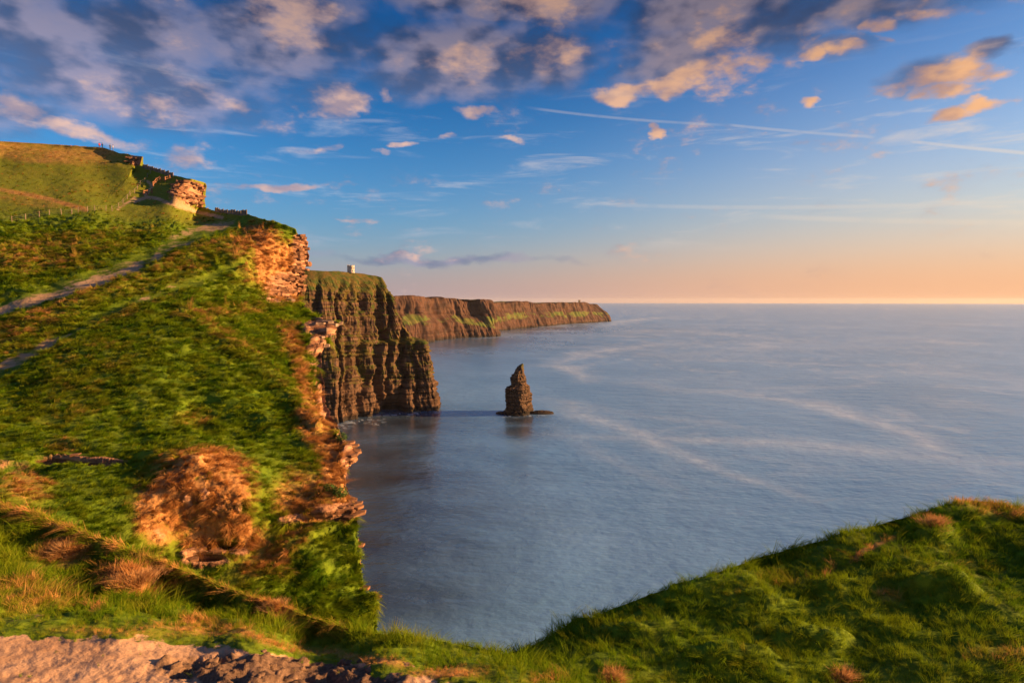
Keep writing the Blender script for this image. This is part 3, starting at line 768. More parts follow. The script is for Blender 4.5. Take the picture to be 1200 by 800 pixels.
    dry = np.maximum(dry, 0.36 * sstep(D, 108, 122))
    dry = np.clip(dry * (1 - .35 * (D < 108) * (D > 40) * (px < 300)) + 0.02 + (0.20 - 0.10 * sstep(D, 105, 122)) * fbm(q_dry, 4, 0.6, seed=61) + 0.14 * fbm(P / 14.0, 2, seed=62), 0, 1)
    strip = line([(-40, 370), (0, 358), (60, 343), (120, 322), (180, 298), (240, 272), (285, 259)], [15, 14, 13, 13, 11, 9, 5])
    strip2 = line([(-40, 462), (0, 438), (60, 402), (110, 372), (150, 354), (200, 341), (250, 322), (285, 308)], [8, 8, 7, 6, 6, 6, 5, 4])
    brow = line([(-40, 405), (0, 392), (60, 370), (110, 348), (160, 327), (215, 304), (262, 286)], 9)
    spur = line([(212, 366), (255, 395), (300, 425), (340, 465), (372, 500)], [6, 9, 11, 11, 8])
    sweep = line([(-30, 500), (0, 505), (80, 518), (160, 530), (232, 541)], 6)
    smooth_ = np.clip(strip + .9 * strip2, 0, 1) * (1 - rock)
    dry = np.clip(np.maximum(dry, np.maximum(.52 * brow, .46 * spur) * (.6 + .5 * fbm(q_dry, 3, seed=64))) * (1 - .8 * smooth_) , 0, 1)
    gul = el(235, 600, 85, 70); dry = np.clip(dry + gul * .8 * fbm(P * np.array([1, 1, .5]) / 1.5, 4, 0.6, seed=68), 0, 1)
    rock = np.clip(rock + gul * .55 * sstep(fbm(P / 1.2, 3, 0.6, seed=69), .12, .4), 0, 1)
    # ---- relief
    n = grid_normals(P); n *= np.sign(np.sum(n * (np.array([0, 0, CAMZ]) - P), axis=2, keepdims=True))
    fade = 1 - sstep(f[..., 0], 0.985, 1.0) * 0.75
    turf = (1 - np.clip(rock * 1.2, 0, 1)) * (1 - np.clip(soil * 1.3, 0, 1))
    # tussocks combed down the slope
    q = P @ np.array([[0.28, 0.38, 0], [-0.11, 0.92, 0], [0, 0, 0.5]])
    mid = np.clip((D - 20) / 60, 0.25, 1.2)
    smooth_hill = 1 - 0.75 * sstep(D, 105, 122)
    tus = (0.52 * fbm(q / 0.75, 2, 0.5, seed=41) + 0.36 * fbm(q / 2.0, 2, 0.5, seed=42) + 0.10 * fbm(P / 0.5, 2, seed=47)) * (1 - .85 * smooth_) + 0.45 * fbm(P / 5.5, 3, 0.45, seed=44) * (1 - .5 * smooth_)
    d = turf * tus * smooth_hill * mid
    d += .5 * brow - .15 * strip - .2 * strip2 + .5 * spur + .3 * sweep - .8 * el(262, 492, 48, 22, 10)
    shag = np.clip(dry, 0, 1) * (D < 105)
    d += turf * shag * (0.45 * fbm(P * np.array([1, 1, .45]) / 1.3, 4, 0.6, seed=48, ridged=True) + 0.3 * fbm(P / 2.5, 2, seed=49)) * np.clip(D / 60, .5, 1)
    rk = sstep(rock, 0.3, 0.6); sc_ = np.clip(D / 70, 0.45, 2.0)
    d += rk * (strata_disp(P, 0.55, 3) * 0.28 + strata_disp(P, 1.4, 4) * 0.42 + 0.8 * fbm(P * np.array([1, 1, .4]) / 2.2, 4, 0.6, seed=52, ridged=True)) * sc_
    d += soil * 0.08 * fbm(P / 0.8, 3, seed=56)
    lush = sstep(px, 285, 340) * sstep(py, 585, 625)
    d += lush * turf * (0.75 * fbm(P / 2.4, 2, 0.5, seed=101) + 0.12 * fbm(P / 0.5, 2, seed=102))
    # undercut hollow and the broken turf edge on the left
    d -= 0.9 * el(20, 548, 46, 7) + 1.0 * el(95, 540, 60, 4, 3)
    d -= 0.8 * el(262, 642, 22, 7) + 0.5 * el(240, 655, 22, 5) + 0.7 * el(385, 606, 34, 4, -4)
    P = P + n * (d * fade)[..., None]
    # ---- beyond the skyline: the back of the hill and the sea cliff below the edge
    SMOOTH = smooth_
    e0 = P[:, -1]
    ah = e0[:, :2] / np.linalg.norm(e0[:, :2], axis=1)[:, None]
    wcl = sstep(np.arange(nt) / nt, 0.0, 1.0) * 0 + sstep(S[:, 0] + 0.25 * (S[:, 1] - 250), 225, 262)
    lat = np.stack([-ah[:, 1], ah[:, 0]], 1)            # to the left of the line of sight
    ext = []
    for a_h, d_h, a_c, d_c, l_c in ((4, 0.3, 1.0, .9, .6), (12, 1.2, 2.2, 4, 1.6), (30, 4, 3.4, 12, 3.0), (60, 10, 5, 30, 5), (110, 22, 7, 70, 8), (170, 40, 9, 999, 10)):
        A = a_h * (1 - wcl) + a_c * wcl * np.clip(S[:, 2] / 40, .6, 2.5); Dp = d_h * (1 - wcl) + d_c * wcl
        Lx = l_c * wcl * np.clip(S[:, 2] / 45, .5, 2.0)
        q_ = e0.copy(); q_[:, :2] += ah * A[:, None] + lat * Lx[:, None]; q_[:, 2] = np.maximum(q_[:, 2] - Dp, -3)
        ext.append(q_)
    E = []
    prev = e0
    for q_ in ext:
        for s_ in (0.25, 0.5, 0.75, 1.0): E.append(prev * (1 - s_) + q_ * s_)
        prev = q_
    E = np.stack(E, 1); E[:, :, :] += 0.5 * np.clip(np.arange(E.shape[1]) / 8, 0, 1)[None, :, None] * np.stack([fbm(E / 3.0, 3, seed=66), fbm(E / 3.0, 3, seed=67), 0 * E[..., 0]], -1)
    ne = E.shape[1]
    full = np.concatenate([P, E], 1)
    pad = lambda a, v: np.concatenate([a, np.broadcast_to(v[:, None], (nt, ne)).astype(float)], 1)
    at_ = {'dry': pad(dry, 0.35 + 0 * wcl), 'rock': pad(rock, wcl * .9), 'soil': pad(soil, 0 * wcl), 'dark': pad(0 * soil, 0 * wcl)}
    o = grid_obj('hillside', full, M_HILL, at_, flip=True, kind='structure')
    k = 5; ed = lambda a: np.concatenate([a, np.repeat(a[:, -1:], k, 1)], 1)
    return o, dict(P=np.concatenate([P, E[:, :k]], 1), px=ed(px), py=ed(py), D=ed(D), dry=ed(dry), rock=ed(np.maximum(rock, 0)), soil=ed(soil), smooth=ed(SMOOTH))


hill, HG = build_hill()

# ------------------------------------------------------------------ the near bank the camera stands on
S2 = [(-300, 500, 22), (-100, 558, 16.5), (0, 590, 14), (60, 610, 13), (120, 631, 12), (180, 655, 11.2), (240, 679, 10.4), (300, 700, 9.7), (360, 722, 9.1), (400, 735, 8.7), (440, 742, 8.3),
      (480, 746, 8.0), (520, 751, 7.8), (560, 758, 7.7), (590, 766, 7.6), (610, 762, 7.9), (640, 748, 8.5), (680, 730, 9.4), (720, 712, 10.4), (760, 698, 11.3), (800, 682, 12.4), (860, 663, 14), (920, 645, 15.7),
      (980, 628, 17.6), (1040, 612, 19.6), (1100, 594, 21.6), (1130, 586, 22.6), (1160, 588, 22.2), (1200, 594, 21), (1300, 612, 19), (1500, 640, 16)]
IN2 = [(0, 618, 13.4), (60, 640, 12.5), (120, 664, 11.7), (180, 688, 10.9), (240, 708, 10.2), (300, 722, 9.5), (360, 738, 9.0), (400, 750, 8.6), (0, 640, 12.4), (60, 660, 11.6), (0, 680, 10.2), (100, 685, 10.6), (155, 678, 10.6), (155, 705, 9.6), (220, 722, 9.2),
       (0, 715, 8.8), (0, 745, 7.7), (0, 800, 6.2), (150, 735, 8.0), (150, 800, 6.1), (300, 748, 7.7), (300, 800, 5.9), (440, 768, 7.1), (440, 800, 5.9), (520, 775, 6.8), (600, 800, 5.8), (600, 782, 6.5),
       (700, 760, 7.6), (750, 735, 9.0), (750, 800, 6.0), (800, 715, 10.2), (860, 695, 11.8), (900, 720, 9.9), (900, 760, 7.8), (900, 800, 6.3), (980, 665, 14.2), (1050, 650, 15.8), (1050, 690, 12.6), (1050, 740, 9.5), (1050, 800, 6.7),
       (1100, 630, 18), (1200, 620, 18.4), (1200, 660, 15), (1200, 710, 11.6), (1200, 800, 7.1), (0, 900, 4.5), (300, 900, 4.3), (600, 900, 4.2), (900, 900, 4.4), (1200, 900, 4.8), (-300, 640, 12.5), (-300, 750, 8), (-300, 900, 5),
       (1500, 720, 11.6), (1500, 900, 5.2), (600, 1100, 2.9), (-300, 1100, 3.1), (1500, 1100, 3.2), (200, 1100, 2.9), (1000, 1100, 3.0)]


def spur_depth(px, py):
    """the spur is a slope that climbs to the right at about one in five"""
    d = pix_dir(px, py); a = 4.55 + 0.9 * min(max((px - 620) / 600, 0), 1)
    return a * d[1] / (-d[2] + 0.20 * d[0])


def build_bank():
    def refit(lst):
        out = []
        for x, y, d in lst:
            k = float(sstep(np.array(x), 600., 760.)); out.append((x, y, d * (1 - k) + k * spur_depth(x, y)))
        return out
    S2[:] = refit(S2); IN2[:] = refit(IN2)
    ctrl = np.array(S2 + IN2, float)
    ev = tps_fit(ctrl[:, :2], np.log(ctrl[:, 2]), 2e-5)
    nt, nr = 1100, 300
    S = resample(S2, nt)
    low = np.stack([np.linspace(-300, 1500, nt), np.full(nt, 1100.0)], 1)
    f = (np.linspace(0, 1, nr) ** 0.75)[None, :, None]
    PX = low[:, None, :] * (1 - f) + S[:, None, :2] * f
    D = np.exp(ev(PX)); fe = sstep(f[..., 0], 0.97, 1.0); D = D * (1 - fe) + S[:, 2][:, None] * fe
    P = at(PX[..., 0], PX[..., 1], D); px, py = PX[..., 0], PX[..., 1]

    def el(cx, cy, rx, ry, rot=0):
        c, s = math.cos(math.radians(rot)), math.sin(math.radians(rot))
        u = ((px - cx) * c + (py - cy) * s) / rx; v = (-(px - cx) * s + (py - cy) * c) / ry
        return np.clip(1.35 - (u * u + v * v), 0, 1)
    edge = np.interp(px, [-300, 0, 100, 180, 260, 330, 420, 480, 560, 1500], [735, 742, 748, 750, 756, 768, 782, 790, 808, 880])
    nb = fbm(np.stack([px / 40, py / 14, 0 * px], -1), 4, 0.6, seed=12)
    soil = sstep(py + 12 * nb, edge - 7, edge + 9)
    soil = np.maximum(soil, 0.42 * el(40, 722, 55, 8, -8)); soil = np.clip(soil, 0, 1)
    dark = sstep(el(330, 790, 170, 26, 4) * 1.0 + 0.5 * fbm(np.stack([px / 34, py / 12, 0 * px], -1), 4, 0.6, seed=15), 0.45, 0.8)
    dark = np.maximum(dark, 0.8 * el(455, 790, 32, 11))
    dry = np.maximum.reduce([el(155, 685, 42, 15, 8) * 1.0, el(75, 652, 32, 16) * .7, el(225, 690, 26, 12) * .2, el(322, 712, 30, 10, 20) * .7, el(60, 608, 40, 10, 20) * .45, el(250, 738, 50, 10, 10) * .4, el(115, 715, 12, 6) * .7, el(222, 728, 10, 5) * .7,
                             el(1160, 600, 55, 10, 6) * .5, el(1095, 625, 20, 9, -10) * .6, el(720, 795, 18, 12) * .7, el(990, 790, 22, 12) * .7, el(1170, 775, 60, 16) * .4, el(1040, 700, 20, 8) * .4, el(520, 790, 60, 10) * .6, el(640, 798, 30, 6) * .5,
                             el(330, 755, 60, 8, 10) * .55, el(430, 772, 70, 7, 9) * .6, el(30, 700, 60, 18) * .35, el(170, 740, 120, 8) * .4, el(900, 690, 60, 8, -14) * .25, el(1018, 652, 36, 3.5, -24) * .75, el(972, 672, 16, 3, -45) * .6])
    rid = np.interp(px, [p[0] for p in S2], [p[1] for p in S2])
    dry = np.maximum(dry, 0.30 * np.exp(-((py - rid - 3) / 9) ** 2) * (1 - sstep(px, 360, 470)))  # sunlit ridge crest painted in with the straw tint
    dry = np.clip(dry + 0.12 * (1 - sstep(px, 400, 600)) + 0.30 * fbm(P / 0.8, 4, 0.6, seed=17), 0, 1)
    n = grid_normals(P); n *= np.sign(np.sum(n * (np.array([0, 0, CAMZ]) - P), axis=2, keepdims=True))
    turf = 1 - soil
    sc_ = np.clip(D / 9, 0.6, 2.0)
    d = turf * (0.16 * fbm(P / 1.0, 3, 0.5, seed=81) + 0.05 * fbm(P / 0.3, 3, seed=82)) * sc_
    right = sstep(px, 620, 760)
    # hummocks and terracettes on the seaward slope
    d += right * turf * 0.26 * fbm(P * np.array([.55, .8, 1.4]) / 1.2, 3, 0.5, seed=85) * sc_ * (1 - .7 * sstep(D, 13, 18))
    for cx, cy, rx, ry, h in ((155, 682, 40, 15, .16), (75, 650, 34, 15, .14), (1095, 628, 26, 12, .15), (860, 762, 50, 14, .10), (930, 740, 26, 14, .10), (1100, 690, 40, 8, .14), (970, 745, 30, 12, .12), (1125, 700, 26, 8, .12), (700, 738, 60, 9, .1), (1140, 600, 50, 12, .08)):
        d += h * el(cx, cy, rx, ry)
    # soil: trodden flat with broken clods
    d += soil * (0.035 * fbm(P / 0.35, 3, seed=88) + 0.012 * fbm(P / 0.08, 3, seed=89))
    d += soil * dark * (0.17 * fbm(P / 0.36, 4, 0.5, seed=90) + 0.08 * fbm(P / 0.8, 2, seed=91))
    d -= 0.012 * sstep(soil, 0.3, 0.8)
    P = P + n * (d * (1 - 0.6 * sstep(f[..., 0], 0.985, 1.0)))[..., None]
    e0 = P[:, -1]; ah = e0[:, :2] / np.linalg.norm(e0[:, :2], axis=1)[:, None]
    wsea = sstep(S[:, 0], 420, 470)
    E = []; prev = e0
    for a_l, d_l, a_r, d_r in ((.35, .2, .35, .27), (1.0, .9, 1.1, 1.1), (2.2, 2.4, 2.4, 4), (5, 5.5, 4.5, 12), (9, 9, 7, 50), (14, 14, 9, 999)):
        A = a_l * (1 - wsea) + a_r * wsea; Dp = d_l * (1 - wsea) + d_r * wsea
        q_ = e0.copy(); q_[:, :2] += ah * A[:, None]; q_[:, 2] = np.maximum(q_[:, 2] - Dp, -3)
        for s_ in (0.34, 0.67, 1.0): E.append(prev * (1 - s_) + q_ * s_)
        prev = q_
    E = np.stack(E, 1); ne = E.shape[1]
    # ground under and behind the camera
    b0 = P[:, 0]; B = []
    for s_, zb, yb, xs in ((1.0, -1.3, -30, 3.5), (0.66, -1.35, -14, 2.4), (0.33, -1.5, -5, 1.7), (0.12, -1.8, 0, 1.2)):
        q_ = b0.copy(); q_[:, 0] *= xs; q_[:, 1] = yb + 0.0 * b0[:, 1]; q_[:, 2] = CAMZ + zb - 0.4
        B.append(q_)
    B = np.stack(B, 1); nbk = B.shape[1]
    full = np.concatenate([B, P, E], 1)

    def pad(a, v0, v1): return np.concatenate([np.full((nt, nbk), v0), a, np.full((nt, ne), v1)], 1)
    o = grid_obj('grassy_bank', full, M_BANK, {'dry': pad(dry, .3, .3), 'rock': pad(0 * dry, 0, 0), 'soil': pad(soil, .5, 0), 'dark': pad(dark, 0, 0)}, flip=True, kind='structure')
    k = 6; ed = lambda a: np.concatenate([a, np.repeat(a[:, -1:], k, 1)], 1)
    return o, dict(P=np.concatenate([P, E[:, :k]], 1), px=ed(px), py=ed(py), D=ed(D), dry=ed(dry), rock=ed(0 * dry), soil=ed(soil))


bank, BGD = build_bank()

# ------------------------------------------------------------------ grass: tufts scattered over both slopes
def tuft_mesh(name, nb, h, spread, width, lean, seed, segs=3, dome=0.0):
    r = random.Random(seed); V = []; Fc = []; tip = []
    for b in range(nb):
        a = r.uniform(0, 2 * math.pi); rad = spread * math.sqrt(r.random())
        bx, by = rad * math.cos(a), rad * math.sin(a)
        hh = h * r.uniform(0.55, 1.1); az = a * 0.6 + r.uniform(-1, 1)
        ox = math.cos(az) * 0.35 + lean * r.uniform(0.5, 1.3); oy = math.sin(az) * 0.35
        if dome:
            rad = spread * min(abs(r.gauss(0, .42)), .95) * (1 + .3 * math.sin(3 * a + seed)); bx, by = rad * math.cos(a), rad * math.sin(a)
            hh = h * r.uniform(.35, 1.15) * max(.3, 1 - .6 * (rad / spread) ** 2)
            az = a + r.uniform(-1.1, 1.1); k_ = .25 + dome * rad / spread
            ox = math.cos(az) * k_ + lean * r.uniform(.2, 1.2); oy = math.sin(az) * k_
        fa = r.uniform(0, math.pi); wx, wy = math.cos(fa) * width, math.sin(fa) * width
        i0 = len(V)
        for s in range(segs):
            t = s / segs; k = 1 - 0.55 * t
            x = bx + ox * hh * t ** 1.7; y = by + oy * hh * t ** 1.7; z = hh * (t - 0.28 * lean * t * t) - 0.03 * h
            V += [(x - wx * k, y - wy * k, z), (x + wx * k, y + wy * k, z)]; tip += [t, t]
        V.append((bx + ox * hh, by + oy * hh, hh * (1 - 0.28 * lean))); tip.append(1.0)
        for s in range(segs - 1): Fc.append((i0 + 2 * s, i0 + 2 * s + 1, i0 + 2 * s + 3, i0 + 2 * s + 2))
        Fc.append((i0 + 2 * segs - 2, i0 + 2 * segs - 1, i0 + 2 * segs))
    me = mesh_from(name, V, faces=Fc, mat=M_BLADE, smooth=True, attrs={'tip': tip})
    return me


def scatter(G, dens, rng):
    """random points on a grid surface, dens = tufts per square metre at each vertex"""
    P = G['P']; e1 = P[1:, :-1] - P[:-1, :-1]; e2 = P[:-1, 1:] - P[:-1, :-1]
    ar = np.linalg.norm(np.cross(e1, e2), axis=2); dq = dens[:-1, :-1]
    lam = ar * dq; n = rng.poisson(np.clip(lam, 0, 60))
    ii, jj = np.nonzero(n); rep = n[ii, jj]; ii = np.repeat(ii, rep); jj = np.repeat(jj, rep)
    a = rng.random(len(ii))[:, None]; b = rng.random(len(ii))[:, None]
    mixv = lambda A: A[ii, jj] * (1 - a[:, 0]) * (1 - b[:, 0]) + A[ii + 1, jj] * a[:, 0] * (1 - b[:, 0]) + A[ii, jj + 1] * (1 - a[:, 0]) * b[:, 0] + A[ii + 1, jj + 1] * a[:, 0] * b[:, 0]
    pos = P[ii, jj] * (1 - a) * (1 - b) + P[ii + 1, jj] * a * (1 - b) + P[ii, jj + 1] * (1 - a) * b + P[ii + 1, jj + 1] * a * b
    nn = np.cross(e1, e2)[ii, jj]; nn /= np.linalg.norm(nn, axis=1)[:, None] + 1e-9
    nn *= np.sign(np.sum(nn * (np.array([0, 0, CAMZ]) - pos), axis=1))[:, None]
    return pos, nn, {k: mixv(G[k]) for k in ('px', 'py', 'D', 'dry', 'rock', 'soil')}


def grass_object(name, pos, rot, scl, dry, kind_i, protos, **props):
    me = bpy.data.meshes.new(name); me.vertices.add(len(pos)); me.vertices.foreach_set('co', np.asarray(pos, np.float32).ravel())
    a = me.attributes.new('rot', 'FLOAT_VECTOR', 'POINT'); a.data.foreach_set('vector', np.asarray(rot, np.float32).ravel())
    for k, v in (('scl', scl), ('dry', dry)):
        a = me.attributes.new(k, 'FLOAT', 'POINT'); a.data.foreach_set('value', np.asarray(v, np.float32))
    a = me.attributes.new('pick', 'INT', 'POINT'); a.data.foreach_set('value', np.asarray(kind_i, np.int32))
    o = link(bpy.data.objects.new(name, me), None, **props)
    col = bpy.data.collections.new(name + '_tufts')
    for i, p in enumerate(protos): col.objects.link(bpy.data.objects.new('%s_tuft_%02d' % (name, i), p))
    ng = bpy.data.node_groups.new(name + '_scatter', 'GeometryNodeTree')
    ng.interface.new_socket('Geometry', in_out='INPUT', socket_type='NodeSocketGeometry')
    ng.interface.new_socket('Geometry', in_out='OUTPUT', socket_type='NodeSocketGeometry')
    gi = ng.nodes.new('NodeGroupInput'); go = ng.nodes.new('NodeGroupOutput')
    ci = ng.nodes.new('GeometryNodeCollectionInfo'); ci.inputs['Collection'].default_value = col
    ci.inputs['Separate Children'].default_value = True; ci.inputs['Reset Children'].default_value = True
    ip = ng.nodes.new('GeometryNodeInstanceOnPoints'); ip.inputs['Pick Instance'].default_value = True

    def na(nm, ty):
        nd = ng.nodes.new('GeometryNodeInputNamedAttribute'); nd.data_type = ty; nd.inputs['Name'].default_value = nm
        return nd.outputs['Attribute']
    ng.links.new(gi.outputs[0], ip.inputs['Points']); ng.links.new(ci.outputs[0], ip.inputs['Instance'])
    ng.links.new(na('pick', 'INT'), ip.inputs['Instance Index']); ng.links.new(na('rot', 'FLOAT_VECTOR'), ip.inputs['Rotation'])
    ng.links.new(na('scl', 'FLOAT'), ip.inputs['Scale']); ng.links.new(ip.outputs[0], go.inputs[0])
    md = o.modifiers.new('scatter', 'NODES'); md.node_group = ng
    return o


def lean_rot(nn, rng, extra, sd=0.6, comb=None):
    """tufts stand along a mix of up and the slope normal and droop downhill"""
    down = np.arctan2(nn[:, 1], nn[:, 0])
    if comb is not None:        # the sea wind has combed the hill one way
        steep = sstep(np.hypot(nn[:, 0], nn[:, 1]), .55, .85); down = np.where(rng.random(len(nn)) < steep, down, comb)
    yaw = down + rng.normal(0, sd, len(nn))
    up = nn * extra + np.array([0, 0, 1.0]) * (1 - extra); up /= np.linalg.norm(up, axis=1)[:, None]
    # euler XYZ: tilt about Y then X so that local Z follows "up", after turning by yaw about Z
    c, s = np.cos(-yaw), np.sin(-yaw)
    lx = up[:, 0] * c - up[:, 1] * s; ly = up[:, 0] * s + up[:, 1] * c
    ry = np.arctan2(lx, up[:, 2]); rx = -np.arctan2(ly, np.hypot(lx, up[:, 2]))
    return np.stack([rx, ry, yaw], 1)


rng = np.random.default_rng(11)
PROTO_NEAR = [tuft_mesh('near_tuft', 20, .15, .055, .0030, l, 100 + i) for i, l in enumerate((.25, .5, .8, .35))] + [tuft_mesh('near_tuft', 16, .26, .05, .0028, l, 140 + i) for i, l in enumerate((.5, .9))]
PROTO_FAR = [tuft_mesh('far_tuft', 20, .46, .22, .020, l, 200 + i) for i, l in enumerate((.8, 1.2, 1.6, 1.0))] + [tuft_mesh('far_tuft', 90, .85, .48, .022, l, 240 + i, 3, .8) for i, l in enumerate((1.1, 1.6))]


def build_grass():
    G = BGD; D = G['D']
    dens = np.clip(1350.0 / D ** 1.1, 20, 170) * (1 - .97 * sstep(G['soil'], 0.15, 0.75)) * (1 - sstep(G['soil'], .9, 1.0) * .6) * (D > 3.8)
    vis = (G['px'] > -120) & (G['px'] < 1320) & (G['py'] < 860)
    pos, nn, a = scatter(G, dens * vis, rng)
    scl = np.clip(a['D'] / 9.0, 0.75, 1.7) * rng.uniform(0.6, 1.25, len(pos)) * (1 + 0.9 * (fbm(pos / 0.7, 2, seed=6)) * (1 - .6 * sstep(a['px'], 620, 760))) * (1 - .15 * sstep(a['px'], 620, 760))
    worn = sstep(np.interp(a['px'], [-300, 0, 180, 330, 480, 560, 700], [728, 732, 738, 752, 775, 785, 860]) - a['py'], -6, 26)
    scl *= 0.4 + 0.6 * worn
    grass_object('grass', pos, lean_rot(nn, rng, 0.35, 1.1), scl, np.clip(a['dry'], 0, 1), rng.integers(0, 6, len(pos)), PROTO_NEAR,
                 kind='stuff', label='long green and straw coloured grass on the near bank', category='grass')
    n0 = len(pos)
    G = HG; D = G['D']
    dens = np.clip(260.0 / D, 0.0, 10) * (1 - sstep(G['rock'], 0.35, 0.7)) * (1 - sstep(G['soil'], 0.3, 0.6)) * (1 - 0.8 * sstep(D, 100, 118)) * (1 - .92 * np.clip(G['smooth'] * 1.3, 0, 1)) * (1 + .8 * (G['px'] > 285) * (G['py'] > 585))
    vis = (G['px'] > -80) & (G['py'] < 770)
    pos, nn, a = scatter(G, dens * vis, rng)
    scl = np.clip(a['D'] / 60.0, 0.55, 1.15) * rng.uniform(0.55, 1.3, len(pos)) * (1 - 0.5 * sstep(a['D'], 95, 120))
    grass_object('grass', pos, lean_rot(nn, rng, 0.5, 0.4, -0.39), scl, np.clip(a['dry'], 0, 1), np.where(rng.random(len(pos)) < .74, rng.integers(0, 4, len(pos)), rng.integers(4, 6, len(pos))), PROTO_FAR,
                 kind='stuff', label='wind-combed tussock grass over the hillside', category='grass')
    print('tufts', n0, len(pos))


build_grass()

# ------------------------------------------------------------------ things on the land
def on_hill(px, py):
    k = np.argmin((HG['px'] - px) ** 2 + (HG['py'] - py) ** 2); return HG['P'].reshape(-1, 3)[k]


def on_bank(px, py):
    k = np.argmin((BGD['px'] - px) ** 2 + (BGD['py'] - py) ** 2); return BGD['P'].reshape(-1, 3)[k]


class MB:
    """collects boxes, bars and rings; build() links them as one mesh object"""
    def __init__(s): s.V = []; s.F = []
    def add(s, V, Fc):
        o = len(s.V); s.V += [tuple(v) for v in V]; s.F += [tuple(o + i for i in f) for f in Fc]; return s
    def box(s, c, d, rz=0.0, taper=1.0):
        c_, s_ = math.cos(rz), math.sin(rz); V = []
        for z, k in ((-.5, 1), (.5, taper)):
            for x, y in ((-.5, -.5), (.5, -.5), (.5, .5), (-.5, .5)):
                X, Y = x * d[0] * k, y * d[1] * k
                V.append((c[0] + X * c_ - Y * s_, c[1] + X * s_ + Y * c_, c[2] + z * d[2]))
        return s.add(V, [(3, 2, 1, 0), (4, 5, 6, 7), (0, 1, 5, 4), (1, 2, 6, 5), (2, 3, 7, 6), (3, 0, 4, 7)])
    def bar(s, a, b, r, n=6, r2=None):
        a, b = Vector(a), Vector(b); d = (b - a).normalized(); u = d.orthogonal().normalized(); w = d.cross(u)
        V = []
        for p, rr in ((a, r), (b, r2 or r)):
            for k in range(n):
                t = 2 * math.pi * k / n; V.append(p + u * math.cos(t) * rr + w * math.sin(t) * rr)
        return s.add(V, [tuple(range(n))[::-1], tuple(range(n, 2 * n))] + [(k, (k + 1) % n, n + (k + 1) % n, n + k) for k in range(n)])
    def ring(s, prof, n=32, a0=0.0, a1=2 * math.pi):
        V = []; m = len(prof)
        for k in range(n):
            t = 2 * math.pi * k / n
            V += [(r * math.cos(t), r * math.sin(t), z) for r, z in prof]
        return s.add(V, [(k * m + j, ((k + 1) % n) * m + j, ((k + 1) % n) * m + j + 1, k * m + j + 1) for k in range(n) for j in range(m - 1)])
    def build(s, name, mat, parent=None, smooth=False, **props):
        return link(bpy.data.objects.new(name, mesh_from(name, s.V, faces=s.F, mat=mat, smooth=smooth)), parent, **props)


def thing(name, loc, label, cat, group=None, rz=0.0):
    o = bpy.data.objects.new(name, None); o.location = tuple(loc); o.rotation_euler = (0, 0, rz); o.empty_display_size = 0.3
    link(o, None, label=label, category=cat)
    if group: o['group'] = group
    return o


M_STONE = mat_plain('pale_masonry', (0.34, 0.30, 0.25), (0.52, 0.46, 0.39), 0.8, 0.9, 0.6, 0.1)
M_DARKSTONE = mat_plain('weathered_flagstone', (0.10, 0.075, 0.055), (0.22, 0.16, 0.11), 0.9, 0.9, 0.6, 0.05)
M_OPENING = mat_plain('dark_opening', (0.012, 0.012, 0.014), (0.02, 0.02, 0.022), 1.0)
M_WOOD = mat_plain('brown_timber', (0.20, 0.085, 0.045), (0.30, 0.14, 0.075), 3.0, 0.8, 0.5, 0.02)
M_GREYWOOD = mat_plain('grey_timber', (0.15, 0.11, 0.08), (0.25, 0.19, 0.14), 3.0, 0.85, 0.5, 0.02)
M_WIRE = mat_plain('fence_wire', (0.16, 0.14, 0.12), (0.22, 0.19, 0.16), 3.0, 0.5)
M_SLAB = mat_plain('ledge_stone', (0.085, 0.042, 0.022), (0.26, 0.13, 0.068), 2.2, 0.92, 0.8, 0.06)
M_PALESLAB = mat_plain('pale_ledge_stone', (0.12, 0.08, 0.055), (0.30, 0.21, 0.15), 1.6, 0.92, 0.8, 0.06)
M_CLOD = mat_plain('dark_soil', (0.08, 0.048, 0.03), (0.22, 0.135, 0.083), 14.0, 0.98, 0.8, 0.02)
M_LEAF = mat_plain('bush_leaf', (0.022, 0.055, 0.008), (0.06, 0.115, 0.014), 9.0, 0.7)
M_STEM = mat_plain('bush_stem', (0.06, 0.04, 0.025), (0.10, 0.07, 0.04), 8.0)


def mat_straw():
    mt, N = material('dead_grass')
    g = N.new('ShaderNodeNewGeometry')
    col = N.mix(N.ramp(N.noise(g.outputs['Position'], 9.0, 4, 0.6), 0.3, 0.7), (0.30, 0.150, 0.055), (0.60, 0.36, 0.16))
    df = N.new('ShaderNodeBsdfDiffuse'); N.put(df.inputs[0], col); tr = N.new('ShaderNodeBsdfTranslucent'); N.put(tr.inputs[0], col)
    mx = N.new('ShaderNodeMixShader'); mx.inputs[0].default_value = 0.25
    N.l.new(df.outputs[0], mx.inputs[1]); N.l.new(tr.outputs[0], mx.inputs[2])
    o = N.new('ShaderNodeOutputMaterial'); N.l.new(mx.outputs[0], o.inputs[0])
    return mt


M_STRAW = mat_straw()


